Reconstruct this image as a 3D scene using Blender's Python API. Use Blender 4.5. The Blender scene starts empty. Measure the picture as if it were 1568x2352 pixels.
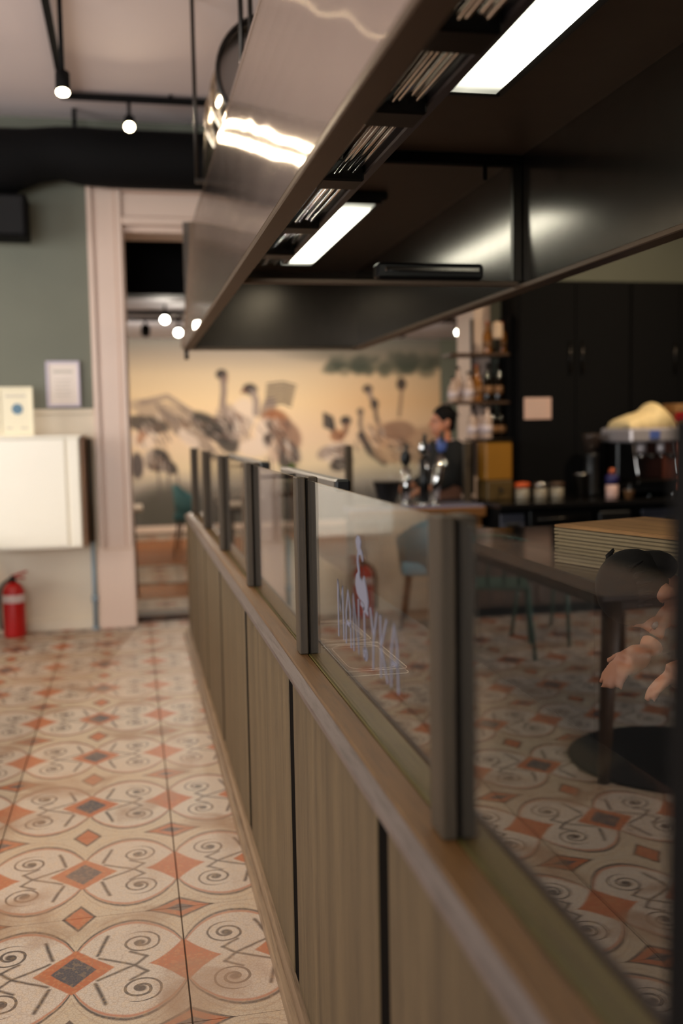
import bpy, bmesh, math, random
import numpy as np
from mathutils import Vector, Matrix

random.seed(3)
S = bpy.context.scene
COL = S.collection
PI = math.pi
R = math.radians

# ------------------------------------------------------------------ camera
cam_d = bpy.data.cameras.new('camera')
cam_d.sensor_fit = 'VERTICAL'
cam_d.sensor_height = 36.0
cam_d.sensor_width = 24.0
cam_d.lens = 35.0
cam_d.clip_start = 0.02
cam_d.dof.use_dof = True
cam_d.dof.focus_distance = 2.5
cam_d.dof.aperture_fstop = 1.5
cam_d.dof.aperture_blades = 9
cam = bpy.data.objects.new('camera', cam_d)
COL.objects.link(cam)
yaw, pitch, roll = R(11.897), R(4.867), 0.018
Fw = Vector((math.sin(yaw)*math.cos(pitch), math.cos(yaw)*math.cos(pitch), -math.sin(pitch)))
R0 = Vector((math.cos(yaw), -math.sin(yaw), 0)); U0 = R0.cross(Fw)
Rt = R0*math.cos(roll) - U0*math.sin(roll)
Up = R0*math.sin(roll) + U0*math.cos(roll)
m3 = Matrix((Rt, Up, -Fw)).transposed()
cam.matrix_world = Matrix.Translation((0, 0, 1.47)) @ m3.to_4x4()
S.camera = cam

# ------------------------------------------------------------------ world, light, exposure
S.view_settings.view_transform = 'Standard'
S.view_settings.look = 'None'
S.view_settings.gamma = 1.0
S.view_settings.use_curve_mapping = False
S.view_settings.exposure = 0.0
w = bpy.data.worlds.new('world'); S.world = w; w.use_nodes = True
w.node_tree.nodes['Background'].inputs[0].default_value = (0.75, 0.85, 1.0, 1)
w.node_tree.nodes['Background'].inputs[1].default_value = 0.3


def area(name, loc, tgt, sx, sy, energy, col, spread=180):
    l = bpy.data.lights.new(name, 'AREA'); l.shape = 'RECTANGLE'
    l.size, l.size_y, l.energy, l.color, l.spread = sx, sy, energy, col, R(spread)
    o = bpy.data.objects.new(name, l); COL.objects.link(o)
    o.location = loc
    o.rotation_euler = (Vector(tgt)-Vector(loc)).to_track_quat('-Z', 'Y').to_euler()
    return o


# daylight through the side window and the shop window behind the camera
area('window_daylight_side', (-4.7, 3.9, 1.9), (-1.0, 6.2, 1.7), 3.9, 2.2, 185, (0.95, 0.95, 0.95))
area('window_daylight_front', (-2.3, -2.7, 1.9), (-.9, 7.5, 1.9), 3.2, 2.2, 58, (0.95, 0.97, 1.0), 80)
area('far_room_area_light', (-1.2, 11.2, 1.7), (2.5, 11.6, 0.9), 3.0, 1.6, 22, (1.0, 0.86, 0.68))  # warm area light inside the far room, no window built there
SPOT_W = 13

# ------------------------------------------------------------------ materials


def new_mat(name):
    m = bpy.data.materials.new(name); m.use_nodes = True
    nt = m.node_tree
    return m, nt, nt.nodes['Principled BSDF']


def srgb(c):
    return tuple(((v/255)/12.92 if v/255 <= .04045 else ((v/255+.055)/1.055)**2.4) for v in c)


def mat(name, rgb, rough=0.5, metal=0.0, var=0.08, scale=8.0, bump=0.0, spec=0.5, alpha=None):
    m, nt, b = new_mat(name)
    c = srgb(rgb)
    tc = nt.nodes.new('ShaderNodeTexCoord')
    nz = nt.nodes.new('ShaderNodeTexNoise'); nz.inputs['Scale'].default_value = scale
    nz.inputs['Detail'].default_value = 4
    nt.links.new(tc.outputs['Object'], nz.inputs['Vector'])
    mx = nt.nodes.new('ShaderNodeMix'); mx.data_type = 'RGBA'
    mx.inputs[6].default_value = tuple(max(0, v*(1-var)) for v in c)+(1,)
    mx.inputs[7].default_value = tuple(min(1, v*(1+var)) for v in c)+(1,)
    nt.links.new(nz.outputs[0], mx.inputs[0])
    nt.links.new(mx.outputs[2], b.inputs['Base Color'])
    b.inputs['Roughness'].default_value = rough
    b.inputs['Metallic'].default_value = metal
    b.inputs['Specular IOR Level'].default_value = spec
    if bump:
        bp = nt.nodes.new('ShaderNodeBump'); bp.inputs['Strength'].default_value = bump
        bp.inputs['Distance'].default_value = 0.01
        nt.links.new(nz.outputs[0], bp.inputs['Height']); nt.links.new(bp.outputs[0], b.inputs['Normal'])
    return m


def wood(name, dark, light, axis='Z', scale=1.0, rough=0.5):
    m, nt, b = new_mat(name)
    tc = nt.nodes.new('ShaderNodeTexCoord')
    mp = nt.nodes.new('ShaderNodeMapping')
    s = {'X': (1.2, 26, 26), 'Y': (26, 1.2, 26), 'Z': (26, 26, 1.2)}[axis]
    mp.inputs['Scale'].default_value = tuple(v*scale for v in s)
    oi = nt.nodes.new('ShaderNodeObjectInfo')
    nt.links.new(tc.outputs['Object'], mp.inputs['Vector'])
    ad = nt.nodes.new('ShaderNodeVectorMath'); ad.operation = 'ADD'
    ml = nt.nodes.new('ShaderNodeMath'); ml.operation = 'MULTIPLY'; ml.inputs[1].default_value = 37.0
    nt.links.new(oi.outputs['Random'], ml.inputs[0])
    nt.links.new(mp.outputs[0], ad.inputs[0]); nt.links.new(ml.outputs[0], ad.inputs[1])
    n1 = nt.nodes.new('ShaderNodeTexNoise'); n1.inputs['Scale'].default_value = 0.35
    n1.inputs['Detail'].default_value = 3; n1.inputs['Distortion'].default_value = 0.9
    n2 = nt.nodes.new('ShaderNodeTexNoise'); n2.inputs['Scale'].default_value = 4.5
    n2.inputs['Detail'].default_value = 5; n2.inputs['Roughness'].default_value = .7
    nt.links.new(ad.outputs[0], n1.inputs['Vector']); nt.links.new(ad.outputs[0], n2.inputs['Vector'])
    rp = nt.nodes.new('ShaderNodeValToRGB')
    rp.color_ramp.elements[0].color = srgb(dark)+(1,); rp.color_ramp.elements[0].position = .32
    rp.color_ramp.elements[1].color = srgb(light)+(1,); rp.color_ramp.elements[1].position = .68
    nt.links.new(n1.outputs[0], rp.inputs[0])
    r2 = nt.nodes.new('ShaderNodeValToRGB')
    r2.color_ramp.elements[0].color = (.45, .42, .4, 1); r2.color_ramp.elements[0].position = .34
    r2.color_ramp.elements[1].color = (1, 1, 1, 1); r2.color_ramp.elements[1].position = .52
    nt.links.new(n2.outputs[0], r2.inputs[0])
    mx = nt.nodes.new('ShaderNodeMix'); mx.data_type = 'RGBA'; mx.blend_type = 'MULTIPLY'
    mx.inputs[0].default_value = .75
    nt.links.new(rp.outputs[0], mx.inputs[6]); nt.links.new(r2.outputs[0], mx.inputs[7])
    nt.links.new(mx.outputs[2], b.inputs['Base Color'])
    bp = nt.nodes.new('ShaderNodeBump'); bp.inputs['Strength'].default_value = .25
    bp.inputs['Distance'].default_value = .003
    nt.links.new(n2.outputs[0], bp.inputs['Height']); nt.links.new(bp.outputs[0], b.inputs['Normal'])
    b.inputs['Roughness'].default_value = rough
    return m


def emit(name, rgb, strength):
    m, nt, b = new_mat(name)
    e = nt.nodes.new('ShaderNodeEmission')
    e.inputs[0].default_value = tuple(rgb)+(1,); e.inputs[1].default_value = strength
    nt.links.new(e.outputs[0], nt.nodes['Material Output'].inputs[0])
    return m


def brushed(name, rgb, rough, wav=.0, axis='Z', aniso=.85):
    """brushed stainless steel: grain along `axis`, slightly warped sheet"""
    m, nt, b = new_mat(name)
    tc = nt.nodes.new('ShaderNodeTexCoord')
    mp = nt.nodes.new('ShaderNodeMapping')
    mp.inputs['Scale'].default_value = {'Z': (90, 90, 1.5), 'Y': (90, 1.5, 90), 'X': (1.5, 90, 90)}[axis]
    nt.links.new(tc.outputs['Object'], mp.inputs[0])
    n = nt.nodes.new('ShaderNodeTexNoise'); n.inputs['Scale'].default_value = 2; n.inputs['Detail'].default_value = 4
    nt.links.new(mp.outputs[0], n.inputs['Vector'])
    c = srgb(rgb)
    mx = nt.nodes.new('ShaderNodeMix'); mx.data_type = 'RGBA'
    mx.inputs[6].default_value = tuple(v*.9 for v in c)+(1,); mx.inputs[7].default_value = tuple(min(1, v*1.08) for v in c)+(1,)
    nt.links.new(n.outputs[0], mx.inputs[0]); nt.links.new(mx.outputs[2], b.inputs['Base Color'])
    b.inputs['Metallic'].default_value = 1; b.inputs['Roughness'].default_value = rough
    # hair-line scratches: normals scattered across the grain only
    geo = nt.nodes.new('ShaderNodeNewGeometry')
    sc = nt.nodes.new('ShaderNodeVectorMath'); sc.operation = 'SCALE'; sc.inputs['Scale'].default_value = 9731.0
    nt.links.new(geo.outputs['Position'], sc.inputs[0])
    wn = nt.nodes.new('ShaderNodeTexWhiteNoise'); wn.noise_dimensions = '3D'; nt.links.new(sc.outputs[0], wn.inputs[0])
    sp_ = nt.nodes.new('ShaderNodeSeparateColor'); nt.links.new(wn.outputs['Color'], sp_.inputs[0])
    su = nt.nodes.new('ShaderNodeMath'); su.operation = 'SUBTRACT'
    nt.links.new(sp_.outputs[0], su.inputs[0]); nt.links.new(sp_.outputs[1], su.inputs[1])
    dv = nt.nodes.new('ShaderNodeVectorMath'); dv.operation = 'SCALE'
    dv.inputs[0].default_value = {'X': (0, 1, 0), 'Y': (1, 0, 0), 'Z': (0, 1, 0)}[axis]
    k_ = nt.nodes.new('ShaderNodeMath'); k_.operation = 'MULTIPLY'; k_.inputs[1].default_value = aniso
    nt.links.new(su.outputs[0], k_.inputs[0]); nt.links.new(k_.outputs[0], dv.inputs['Scale'])
    ad = nt.nodes.new('ShaderNodeVectorMath'); nt.links.new(dv.outputs[0], ad.inputs[1])
    if wav:
        w1 = nt.nodes.new('ShaderNodeTexNoise'); w1.inputs['Scale'].default_value = 2.6; w1.inputs['Detail'].default_value = 0
        nt.links.new(tc.outputs['Object'], w1.inputs['Vector'])
        bp = nt.nodes.new('ShaderNodeBump'); bp.inputs['Strength'].default_value = 1; bp.inputs['Distance'].default_value = wav
        nt.links.new(w1.outputs[0], bp.inputs['Height']); nt.links.new(bp.outputs[0], ad.inputs[0])
    else:
        nt.links.new(geo.outputs['Normal'], ad.inputs[0])
    nm = nt.nodes.new('ShaderNodeVectorMath'); nm.operation = 'NORMALIZE'
    nt.links.new(ad.outputs[0], nm.inputs[0]); nt.links.new(nm.outputs[0], b.inputs['Normal'])
    return m


def thin_glass(name, tint=(.97, .985, .98), rough=0.0, body=0.0, dust=0.0, ior_=1.5):
    """clear sheet: Fresnel mirror on both faces, light passes straight through"""
    m, nt, b = new_mat(name)
    geo = nt.nodes.new('ShaderNodeNewGeometry')
    ior = nt.nodes.new('ShaderNodeMapRange')
    ior.inputs['To Min'].default_value = ior_; ior.inputs['To Max'].default_value = 1/ior_
    nt.links.new(geo.outputs['Backfacing'], ior.inputs['Value'])
    fr = nt.nodes.new('ShaderNodeFresnel'); nt.links.new(ior.outputs[0], fr.inputs['IOR'])
    tr = nt.nodes.new('ShaderNodeBsdfTransparent'); tr.inputs[0].default_value = tint+(1,)
    gl = nt.nodes.new('ShaderNodeBsdfGlossy'); gl.inputs['Roughness'].default_value = rough
    mx = nt.nodes.new('ShaderNodeMixShader')
    nt.links.new(fr.outputs[0], mx.inputs[0]); nt.links.new(tr.outputs[0], mx.inputs[1]); nt.links.new(gl.outputs[0], mx.inputs[2])
    out = mx
    if dust:
        tc = nt.nodes.new('ShaderNodeTexCoord')
        v = nt.nodes.new('ShaderNodeTexVoronoi'); v.inputs['Scale'].default_value = 60
        nt.links.new(tc.outputs['Object'], v.inputs['Vector'])
        lt = nt.nodes.new('ShaderNodeMath'); lt.operation = 'LESS_THAN'; lt.inputs[1].default_value = .045
        nt.links.new(v.outputs['Distance'], lt.inputs[0])
        mu = nt.nodes.new('ShaderNodeMath'); mu.operation = 'MULTIPLY_ADD'; mu.inputs[1].default_value = dust; mu.inputs[2].default_value = body
        nt.links.new(lt.outputs[0], mu.inputs[0])
        df = nt.nodes.new('ShaderNodeBsdfDiffuse'); df.inputs[0].default_value = (.6, .6, .6, 1)
        m2 = nt.nodes.new('ShaderNodeMixShader')
        nt.links.new(mu.outputs[0], m2.inputs[0]); nt.links.new(mx.outputs[0], m2.inputs[1]); nt.links.new(df.outputs[0], m2.inputs[2])
        out = m2
    nt.links.new(out.outputs[0], nt.nodes['Material Output'].inputs[0])
    return m


class X:
    """tiny expression compiler: arithmetic on X builds Math nodes"""
    nt = None

    def __init__(s, v): s.v = v

    @staticmethod
    def op(name, *a):
        n = X.nt.nodes.new('ShaderNodeMath'); n.operation = name
        for i, q in enumerate(a):
            q = q.v if isinstance(q, X) else q
            if isinstance(q, (int, float)): n.inputs[i].default_value = q
            else: X.nt.links.new(q, n.inputs[i])
        return X(n.outputs[0])

    def __add__(s, o): return X.op('ADD', s, o)
    __radd__ = __add__
    def __sub__(s, o): return X.op('SUBTRACT', s, o)
    def __rsub__(s, o): return X.op('SUBTRACT', o, s)
    def __mul__(s, o): return X.op('MULTIPLY', s, o)
    __rmul__ = __mul__
    def __truediv__(s, o): return X.op('DIVIDE', s, o)
    def __lt__(s, o): return X.op('LESS_THAN', s, o)
    def __gt__(s, o): return X.op('GREATER_THAN', s, o)


def xabs(a): return X.op('ABSOLUTE', a)
def xmax(a, b): return X.op('MAXIMUM', a, b)
def xmin(a, b): return X.op('MINIMUM', a, b)
def xpow(a, b): return X.op('POWER', a, b)


def edge(d, w_, soft=.006):
    """1 inside d<w_, soft falloff"""
    n = X.nt.nodes.new('ShaderNodeMapRange'); n.clamp = True
    X.nt.links.new(d.v, n.inputs[0])
    n.inputs[1].default_value = w_-soft; n.inputs[2].default_value = w_+soft
    n.inputs[3].default_value = 1; n.inputs[4].default_value = 0
    return X(n.outputs[0])


def seg(a, b, p, q):
    dx, dy = q[0]-p[0], q[1]-p[1]; L = dx*dx+dy*dy
    t = ((a-p[0])*dx+(b-p[1])*dy)*(1/L)
    t = xmin(xmax(t, 0.0), 1.0)
    ex = a-p[0]-t*dx; ey = b-p[1]-t*dy
    return X.op('SQRT', ex*ex+ey*ey)


TILE, TILE_Y = 0.605, 0.615


def tile_mat():
    m, nt, bs = new_mat('printed_mosaic_tile'); X.nt = nt
    tc = nt.nodes.new('ShaderNodeTexCoord')
    sx = nt.nodes.new('ShaderNodeSeparateXYZ'); nt.links.new(tc.outputs['Object'], sx.inputs[0])
    geo = nt.nodes.new('ShaderNodeNewGeometry')
    # slight wobble, as hand-laid mosaic
    wb = nt.nodes.new('ShaderNodeTexNoise'); wb.inputs['Scale'].default_value = 18; nt.links.new(geo.outputs['Position'], wb.inputs['Vector'])
    sw = nt.nodes.new('ShaderNodeSeparateColor'); nt.links.new(wb.outputs['Color'], sw.inputs[0])
    u = X(sx.outputs[0])*(1/TILE)+(X(sw.outputs[0])-.5)*.012
    v = X(sx.outputs[1])*(1/TILE_Y)+(X(sw.outputs[1])-.5)*.012
    a, b = xabs(u), xabs(v)
    a5 = xabs(a-.5); b5 = xabs(b-.5)

    def mixc(prev, col, f):
        n = nt.nodes.new('ShaderNodeMix'); n.data_type = 'RGBA'
        nt.links.new(f.v, n.inputs[0])
        if isinstance(prev, tuple): n.inputs[6].default_value = prev+(1,)
        else: nt.links.new(prev, n.inputs[6])
        if isinstance(col, tuple): n.inputs[7].default_value = col+(1,)
        else: nt.links.new(col, n.inputs[7])
        return n.outputs[2]
    white, cream = srgb((190, 176, 163)), srgb((184, 167, 146))
    orange, dark, line = srgb((168, 90, 50)), srgb((58, 54, 64)), srgb((58, 50, 48))
    # colours drift from tile to tile and across the floor
    big = nt.nodes.new('ShaderNodeTexNoise'); big.inputs['Scale'].default_value = 1.1; big.inputs['Detail'].default_value = 3
    nt.links.new(geo.outputs['Position'], big.inputs['Vector'])
    # arch
    t = (a-.25)*4
    arch = .15+.265*xpow(xmax(1.0-t*t, 0.0001), .75)
    inside = edge(b-arch, 0.0)
    col = mixc(cream, white, inside)
    d_arch = xabs(b-arch)
    col = mixc(col, orange, edge(xabs(b-arch+.022), .010)*.8)
    col = mixc(col, line, edge(d_arch, .0105))
    # second, outer band near the tile row joint
    col = mixc(col, srgb((150, 120, 96)), edge(xabs(b-arch-.055), .005)*.45)
    # short bars beside the star
    col = mixc(col, line, edge(seg(a, b, (.145, .285), (.10, .12)), .009))
    # crossing lines and tails of the scrolls
    col = mixc(col, line, edge(seg(a, b, (.11, .093), (.27, .0)), .0078))
    col = mixc(col, line, edge(seg(a, b, (.27, .0), (.325, .065)), .0078))
    col = mixc(col, line, edge(seg(a, b, (.325, .065), (.25, .12)), .0078))
    # scroll: spiral around (.295,.2)
    px, py = a-.295, b-.198
    r = X.op('SQRT', px*px+py*py)
    th = X.op('ARCTAN2', py, px)*(1/(2*PI))
    ph = X.op('FRACT', r*(1/.046)-th+.55)
    dd = xabs(ph-.5)
    lw = .21-r*1.0
    spiral = (dd < lw)*(r < .102)
    col = mixc(col, line, spiral*.95)
    col = mixc(col, line, edge(r, .025))
    # plain orange concave diamond on the tile side
    e1 = a5*(1/.17)+xpow(b*(1/.185), .72)
    col = mixc(col, orange, edge(e1, 1.0, .03)*edge(b-arch, .004))
    # star in the tile centre
    st = a*(1/.18)+b*(1/.185)
    col = mixc(col, orange, edge(st, 1.0, .03))
    col = mixc(col, dark, edge(a*(1/.10)+b*(1/.125), 1.0, .04))
    # half diamond on the row joint, corner diamond
    sd = a*(1/.085)+b5*(1/.135)
    col = mixc(col, line, edge(sd, 1.0, .04)); col = mixc(col, orange, edge(sd, .8, .04))
    cd = a5*(1/.18)+xpow(b5*(1/.115), .8)
    col = mixc(col, line, edge(cd, 1.0, .04)); col = mixc(col, orange, edge(cd, .85, .04)); col = mixc(col, dark, edge(cd, .45, .04))
    # tesserae
    vo = nt.nodes.new('ShaderNodeTexVoronoi'); vo.feature = 'DISTANCE_TO_EDGE'; vo.inputs['Scale'].default_value = 105
    nt.links.new(geo.outputs['Position'], vo.inputs['Vector'])
    tess = edge(X(vo.outputs['Distance']), .06, .05)
    vc = nt.nodes.new('ShaderNodeTexVoronoi'); vc.inputs['Scale'].default_value = 105
    nt.links.new(geo.outputs['Position'], vc.inputs['Vector'])
    hv = nt.nodes.new('ShaderNodeSeparateColor'); nt.links.new(vc.outputs['Color'], hv.inputs[0])
    col = mixc(col, srgb((120, 96, 78)), tess*.38)
    col = mixc(col, srgb((205, 165, 110)), (X(hv.outputs[0]) > .75)*.14)
    # worn brown patches
    sm = nt.nodes.new('ShaderNodeTexNoise'); sm.inputs['Scale'].default_value = 3.2; sm.inputs['Detail'].default_value = 6; sm.inputs['Distortion'].default_value = .6
    nt.links.new(geo.outputs['Position'], sm.inputs['Vector'])
    stn = nt.nodes.new('ShaderNodeMapRange'); nt.links.new(sm.outputs[0], stn.inputs[0])
    stn.inputs[1].default_value = .53; stn.inputs[2].default_value = .68
    col = mixc(col, srgb((138, 104, 78)), X(stn.outputs[0])*.75)
    tn = nt.nodes.new('ShaderNodeMapRange'); nt.links.new(big.outputs[0], tn.inputs[0])
    tn.inputs[1].default_value = .4; tn.inputs[2].default_value = .65
    col = mixc(col, srgb((196, 160, 132)), X(tn.outputs[0])*.25)
    nt.links.new(col, bs.inputs['Base Color'])
    bs.inputs['Roughness'].default_value = .46
    bs.inputs['Specular IOR Level'].default_value = .32
    bp = nt.nodes.new('ShaderNodeBump'); bp.inputs['Strength'].default_value = .15; bp.inputs['Distance'].default_value = .001
    nt.links.new(vo.outputs['Distance'], bp.inputs['Height']); nt.links.new(bp.outputs[0], bs.inputs['Normal'])
    return m


M = {}
M['tile'] = tile_mat()
M['grout'] = mat('grout', (92, 78, 70), .8)
M['oak_panel'] = wood('grey_oak_panel', (82, 67, 43), (104, 86, 58), 'Z', 1.0, .55)
M['oak_rail'] = wood('oak_rail', (90, 61, 29), (116, 83, 45), 'Y', 1.0, .42)
M['oak_rail_green'] = wood('olive_oak_rail', (92, 80, 32), (112, 98, 46), 'Y', 1.0, .42)
M['oak_chamfer'] = wood('lit_oak_edge', (82, 70, 65), (110, 98, 93), 'Y', 1.0, .38)  # violet-grey light on the slope put into the oak colour
M['oak_post'] = wood('dark_oak_post', (56, 43, 27), (78, 63, 42), 'Z', 1.0, .62)
M['plinth'] = wood('oak_plinth', (118, 96, 74), (146, 122, 96), 'Y', 1.0, .42)
M['dark_groove'] = mat('dark_groove', (13, 10, 8), .95, spec=.05)
M['green_wall'] = mat('sage_green_paint', (112, 113, 98), .7, scale=3)
M['white_wall'] = mat('cream_wall_paint', (222, 208, 186), .6, scale=3)
M['casing'] = mat('white_gloss_casing', (218, 192, 174), .35, scale=3, var=.03)
M['ceiling'] = mat('ceiling_paint', (232, 216, 212), .8, scale=2, var=.03)
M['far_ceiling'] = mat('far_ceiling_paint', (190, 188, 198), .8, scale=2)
M['black'] = mat('matt_black', (10, 9, 9), .8, spec=.15)
M['black_gloss'] = mat('satin_black', (12, 11, 11), .3)
M['black_plastic'] = mat('black_plastic', (18, 17, 16), .4)
M['black_cloth'] = mat('black_cloth', (17, 17, 19), .9, scale=60, var=.2)
M['hood_front'] = brushed('brushed_hood_steel', (214, 202, 190), .075, .008, 'Z', .6)
M['hood_in'] = mat('brown_hood_steel', (86, 78, 70), .27, .65, scale=14, var=.15)  # darker, browner base than the front sheet
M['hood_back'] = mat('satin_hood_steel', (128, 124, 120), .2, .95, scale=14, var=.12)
M['hood_roof'] = mat('brown_hood_roof', (92, 78, 66), .5, .3, scale=10, var=.15)  # brown base with patchy tone
M['hood_lip'] = mat('hood_lip_steel', (104, 86, 70), .45, .55, scale=30)
M['steel'] = mat('steel', (168, 162, 155), .25, 1.0)
M['chrome'] = mat('chrome', (225, 222, 218), .08, 1.0, var=.02)
M['satin'] = mat('satin_chrome', (214, 204, 204), .4, .5, var=.02)
M['duct'] = mat('galvanised_duct', (196, 182, 162), .16, 1.0, scale=12, var=.06)
M['dark_steel'] = mat('dark_steel', (62, 58, 54), .35, 1.0)
M['worktop'] = mat('dark_polished_worktop', (26, 24, 23), .12, 0.0, scale=30, var=.3)
M['glass'] = thin_glass('pane_glass', dust=.22, body=.004, ior_=1.75)
M['glass_edge'] = mat('glass_edge', (70, 78, 66), .15, .3)
M['clear_plastic'] = thin_glass('clear_plastic', (.93, .93, .92), .03, .14, .001)
M['vinyl'] = mat('grey_vinyl_lettering', (122, 122, 138), .7, var=.02)
M['lamp_diffuser'] = emit('lamp_diffuser', (1.0, .97, .78), 5.5)
nt_d = M['lamp_diffuser'].node_tree   # the tube ends short of the diffuser: dimmer at both ends
tc_d = nt_d.nodes.new('ShaderNodeTexCoord'); sx_d = nt_d.nodes.new('ShaderNodeSeparateXYZ'); nt_d.links.new(tc_d.outputs['Generated'], sx_d.inputs[0])
X.nt = nt_d
yy_ = X(sx_d.outputs[1]); xx_ = X(sx_d.outputs[0])
end_ = xmin(xmax((xmin(yy_, 1.0-yy_)-.01)*14.0, 0.0), 1.0)
em_ = [n for n in nt_d.nodes if n.type == 'EMISSION'][0]
nt_d.links.new((end_*end_*6.0+.75-xabs(xx_-.42)*.5).v, em_.inputs[1])
M['bulb'] = emit('warm_spot_bulb', (1.0, .82, .52), 28)
M['bulb_cool'] = emit('far_spot_bulb', (1.0, .97, .82), 28)
M['screen'] = emit('blue_screen', (.03, .16, .75), .55)
M['red'] = mat('red_enamel', (178, 18, 18), .28, var=.05)
M['label_white'] = mat('label_white', (214, 196, 196), .5)
M['white_cab'] = mat('white_cabinet_lacquer', (240, 232, 214), .35, var=.02)
M['cab_side'] = wood('brown_cabinet_side', (122, 84, 50), (160, 114, 70), 'Z', .7)
M['paper'] = mat('paper', (236, 222, 210), .7, var=.03)
M['paper_lilac'] = mat('lilac_frame', (206, 194, 208), .5, var=.02)
M['cream_frame'] = mat('cream_frame', (238, 228, 198), .5, var=.02)
M['emblem'] = mat('blue_grey_print', (96, 128, 148), .6)
M['faint'] = mat('faint_print', (196, 186, 172), .7)
M['pipe_blue'] = mat('blue_grey_pipe', (134, 150, 160), .4)
M['pipe_dark'] = mat('dark_pipe', (74, 66, 54), .4)
M['cardboard'] = wood('brown_cardboard', (150, 108, 62), (176, 130, 80), 'Y', .4, .8)
M['cardboard_edge'] = mat('cardboard_edge', (136, 118, 88), .9, scale=40, var=.15)
M['skin'] = mat('skin', (196, 130, 98), .5, scale=10, var=.06)
M['hair'] = mat('black_hair', (15, 11, 9), .8, scale=60, var=.4, spec=.2)
M['denim'] = mat('dark_trousers', (24, 24, 28), .9)
M['green_metal'] = mat('dark_green_metal', (40, 74, 62), .35)
M['blue_cloth'] = mat('blue_upholstery', (104, 156, 176), .8)
M['wood_dark'] = wood('dark_wood', (58, 38, 22), (86, 58, 34), 'Z')
M['wood_bar'] = wood('bar_front_wood', (120, 76, 34), (150, 98, 48), 'X')
M['wood_plank'] = wood('orange_floor_plank', (150, 86, 40), (178, 108, 54), 'X', .6, .25)
M['bar_top'] = mat('blue_grey_bar_top', (120, 118, 138), .25)
M['table_white'] = mat('pale_table_top', (226, 204, 184), .35)
M['teal'] = mat('teal_upholstery', (58, 98, 100), .8)
M['amber'] = mat('mustard_yellow_box', (150, 100, 20), .5)
M['linen'] = mat('cream_linen', (246, 218, 160), .85, scale=20, bump=.3)
M['bottle_dark'] = mat('dark_bottle_glass', (22, 16, 10), .1)
M['bottle_amber'] = mat('amber_bottle_glass', (150, 96, 40), .1)
M['bottle_pale'] = mat('pale_bottle_glass', (196, 168, 150), .12)
M['orange_plastic'] = mat('orange_lid', (210, 84, 26), .5)
M['beige_jar'] = mat('beige_jar', (150, 138, 118), .4)
M['purple'] = mat('dark_blue_label', (46, 40, 92), .5)
M['pink'] = mat('pale_pink_bottle', (206, 170, 160), .4)
M['grey_panel'] = mat('grey_steel_panel', (92, 92, 102), .4, .5)
M['leaf'] = mat('leaf_green', (104, 134, 44), .5)
M['copper'] = mat('copper_side', (176, 92, 62), .35, .6)
M['tap_white'] = mat('white_badge', (220, 220, 228), .4)
M['tap_blue'] = mat('blue_badge', (84, 104, 170), .4)

# ------------------------------------------------------------------ mesh helpers


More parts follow.
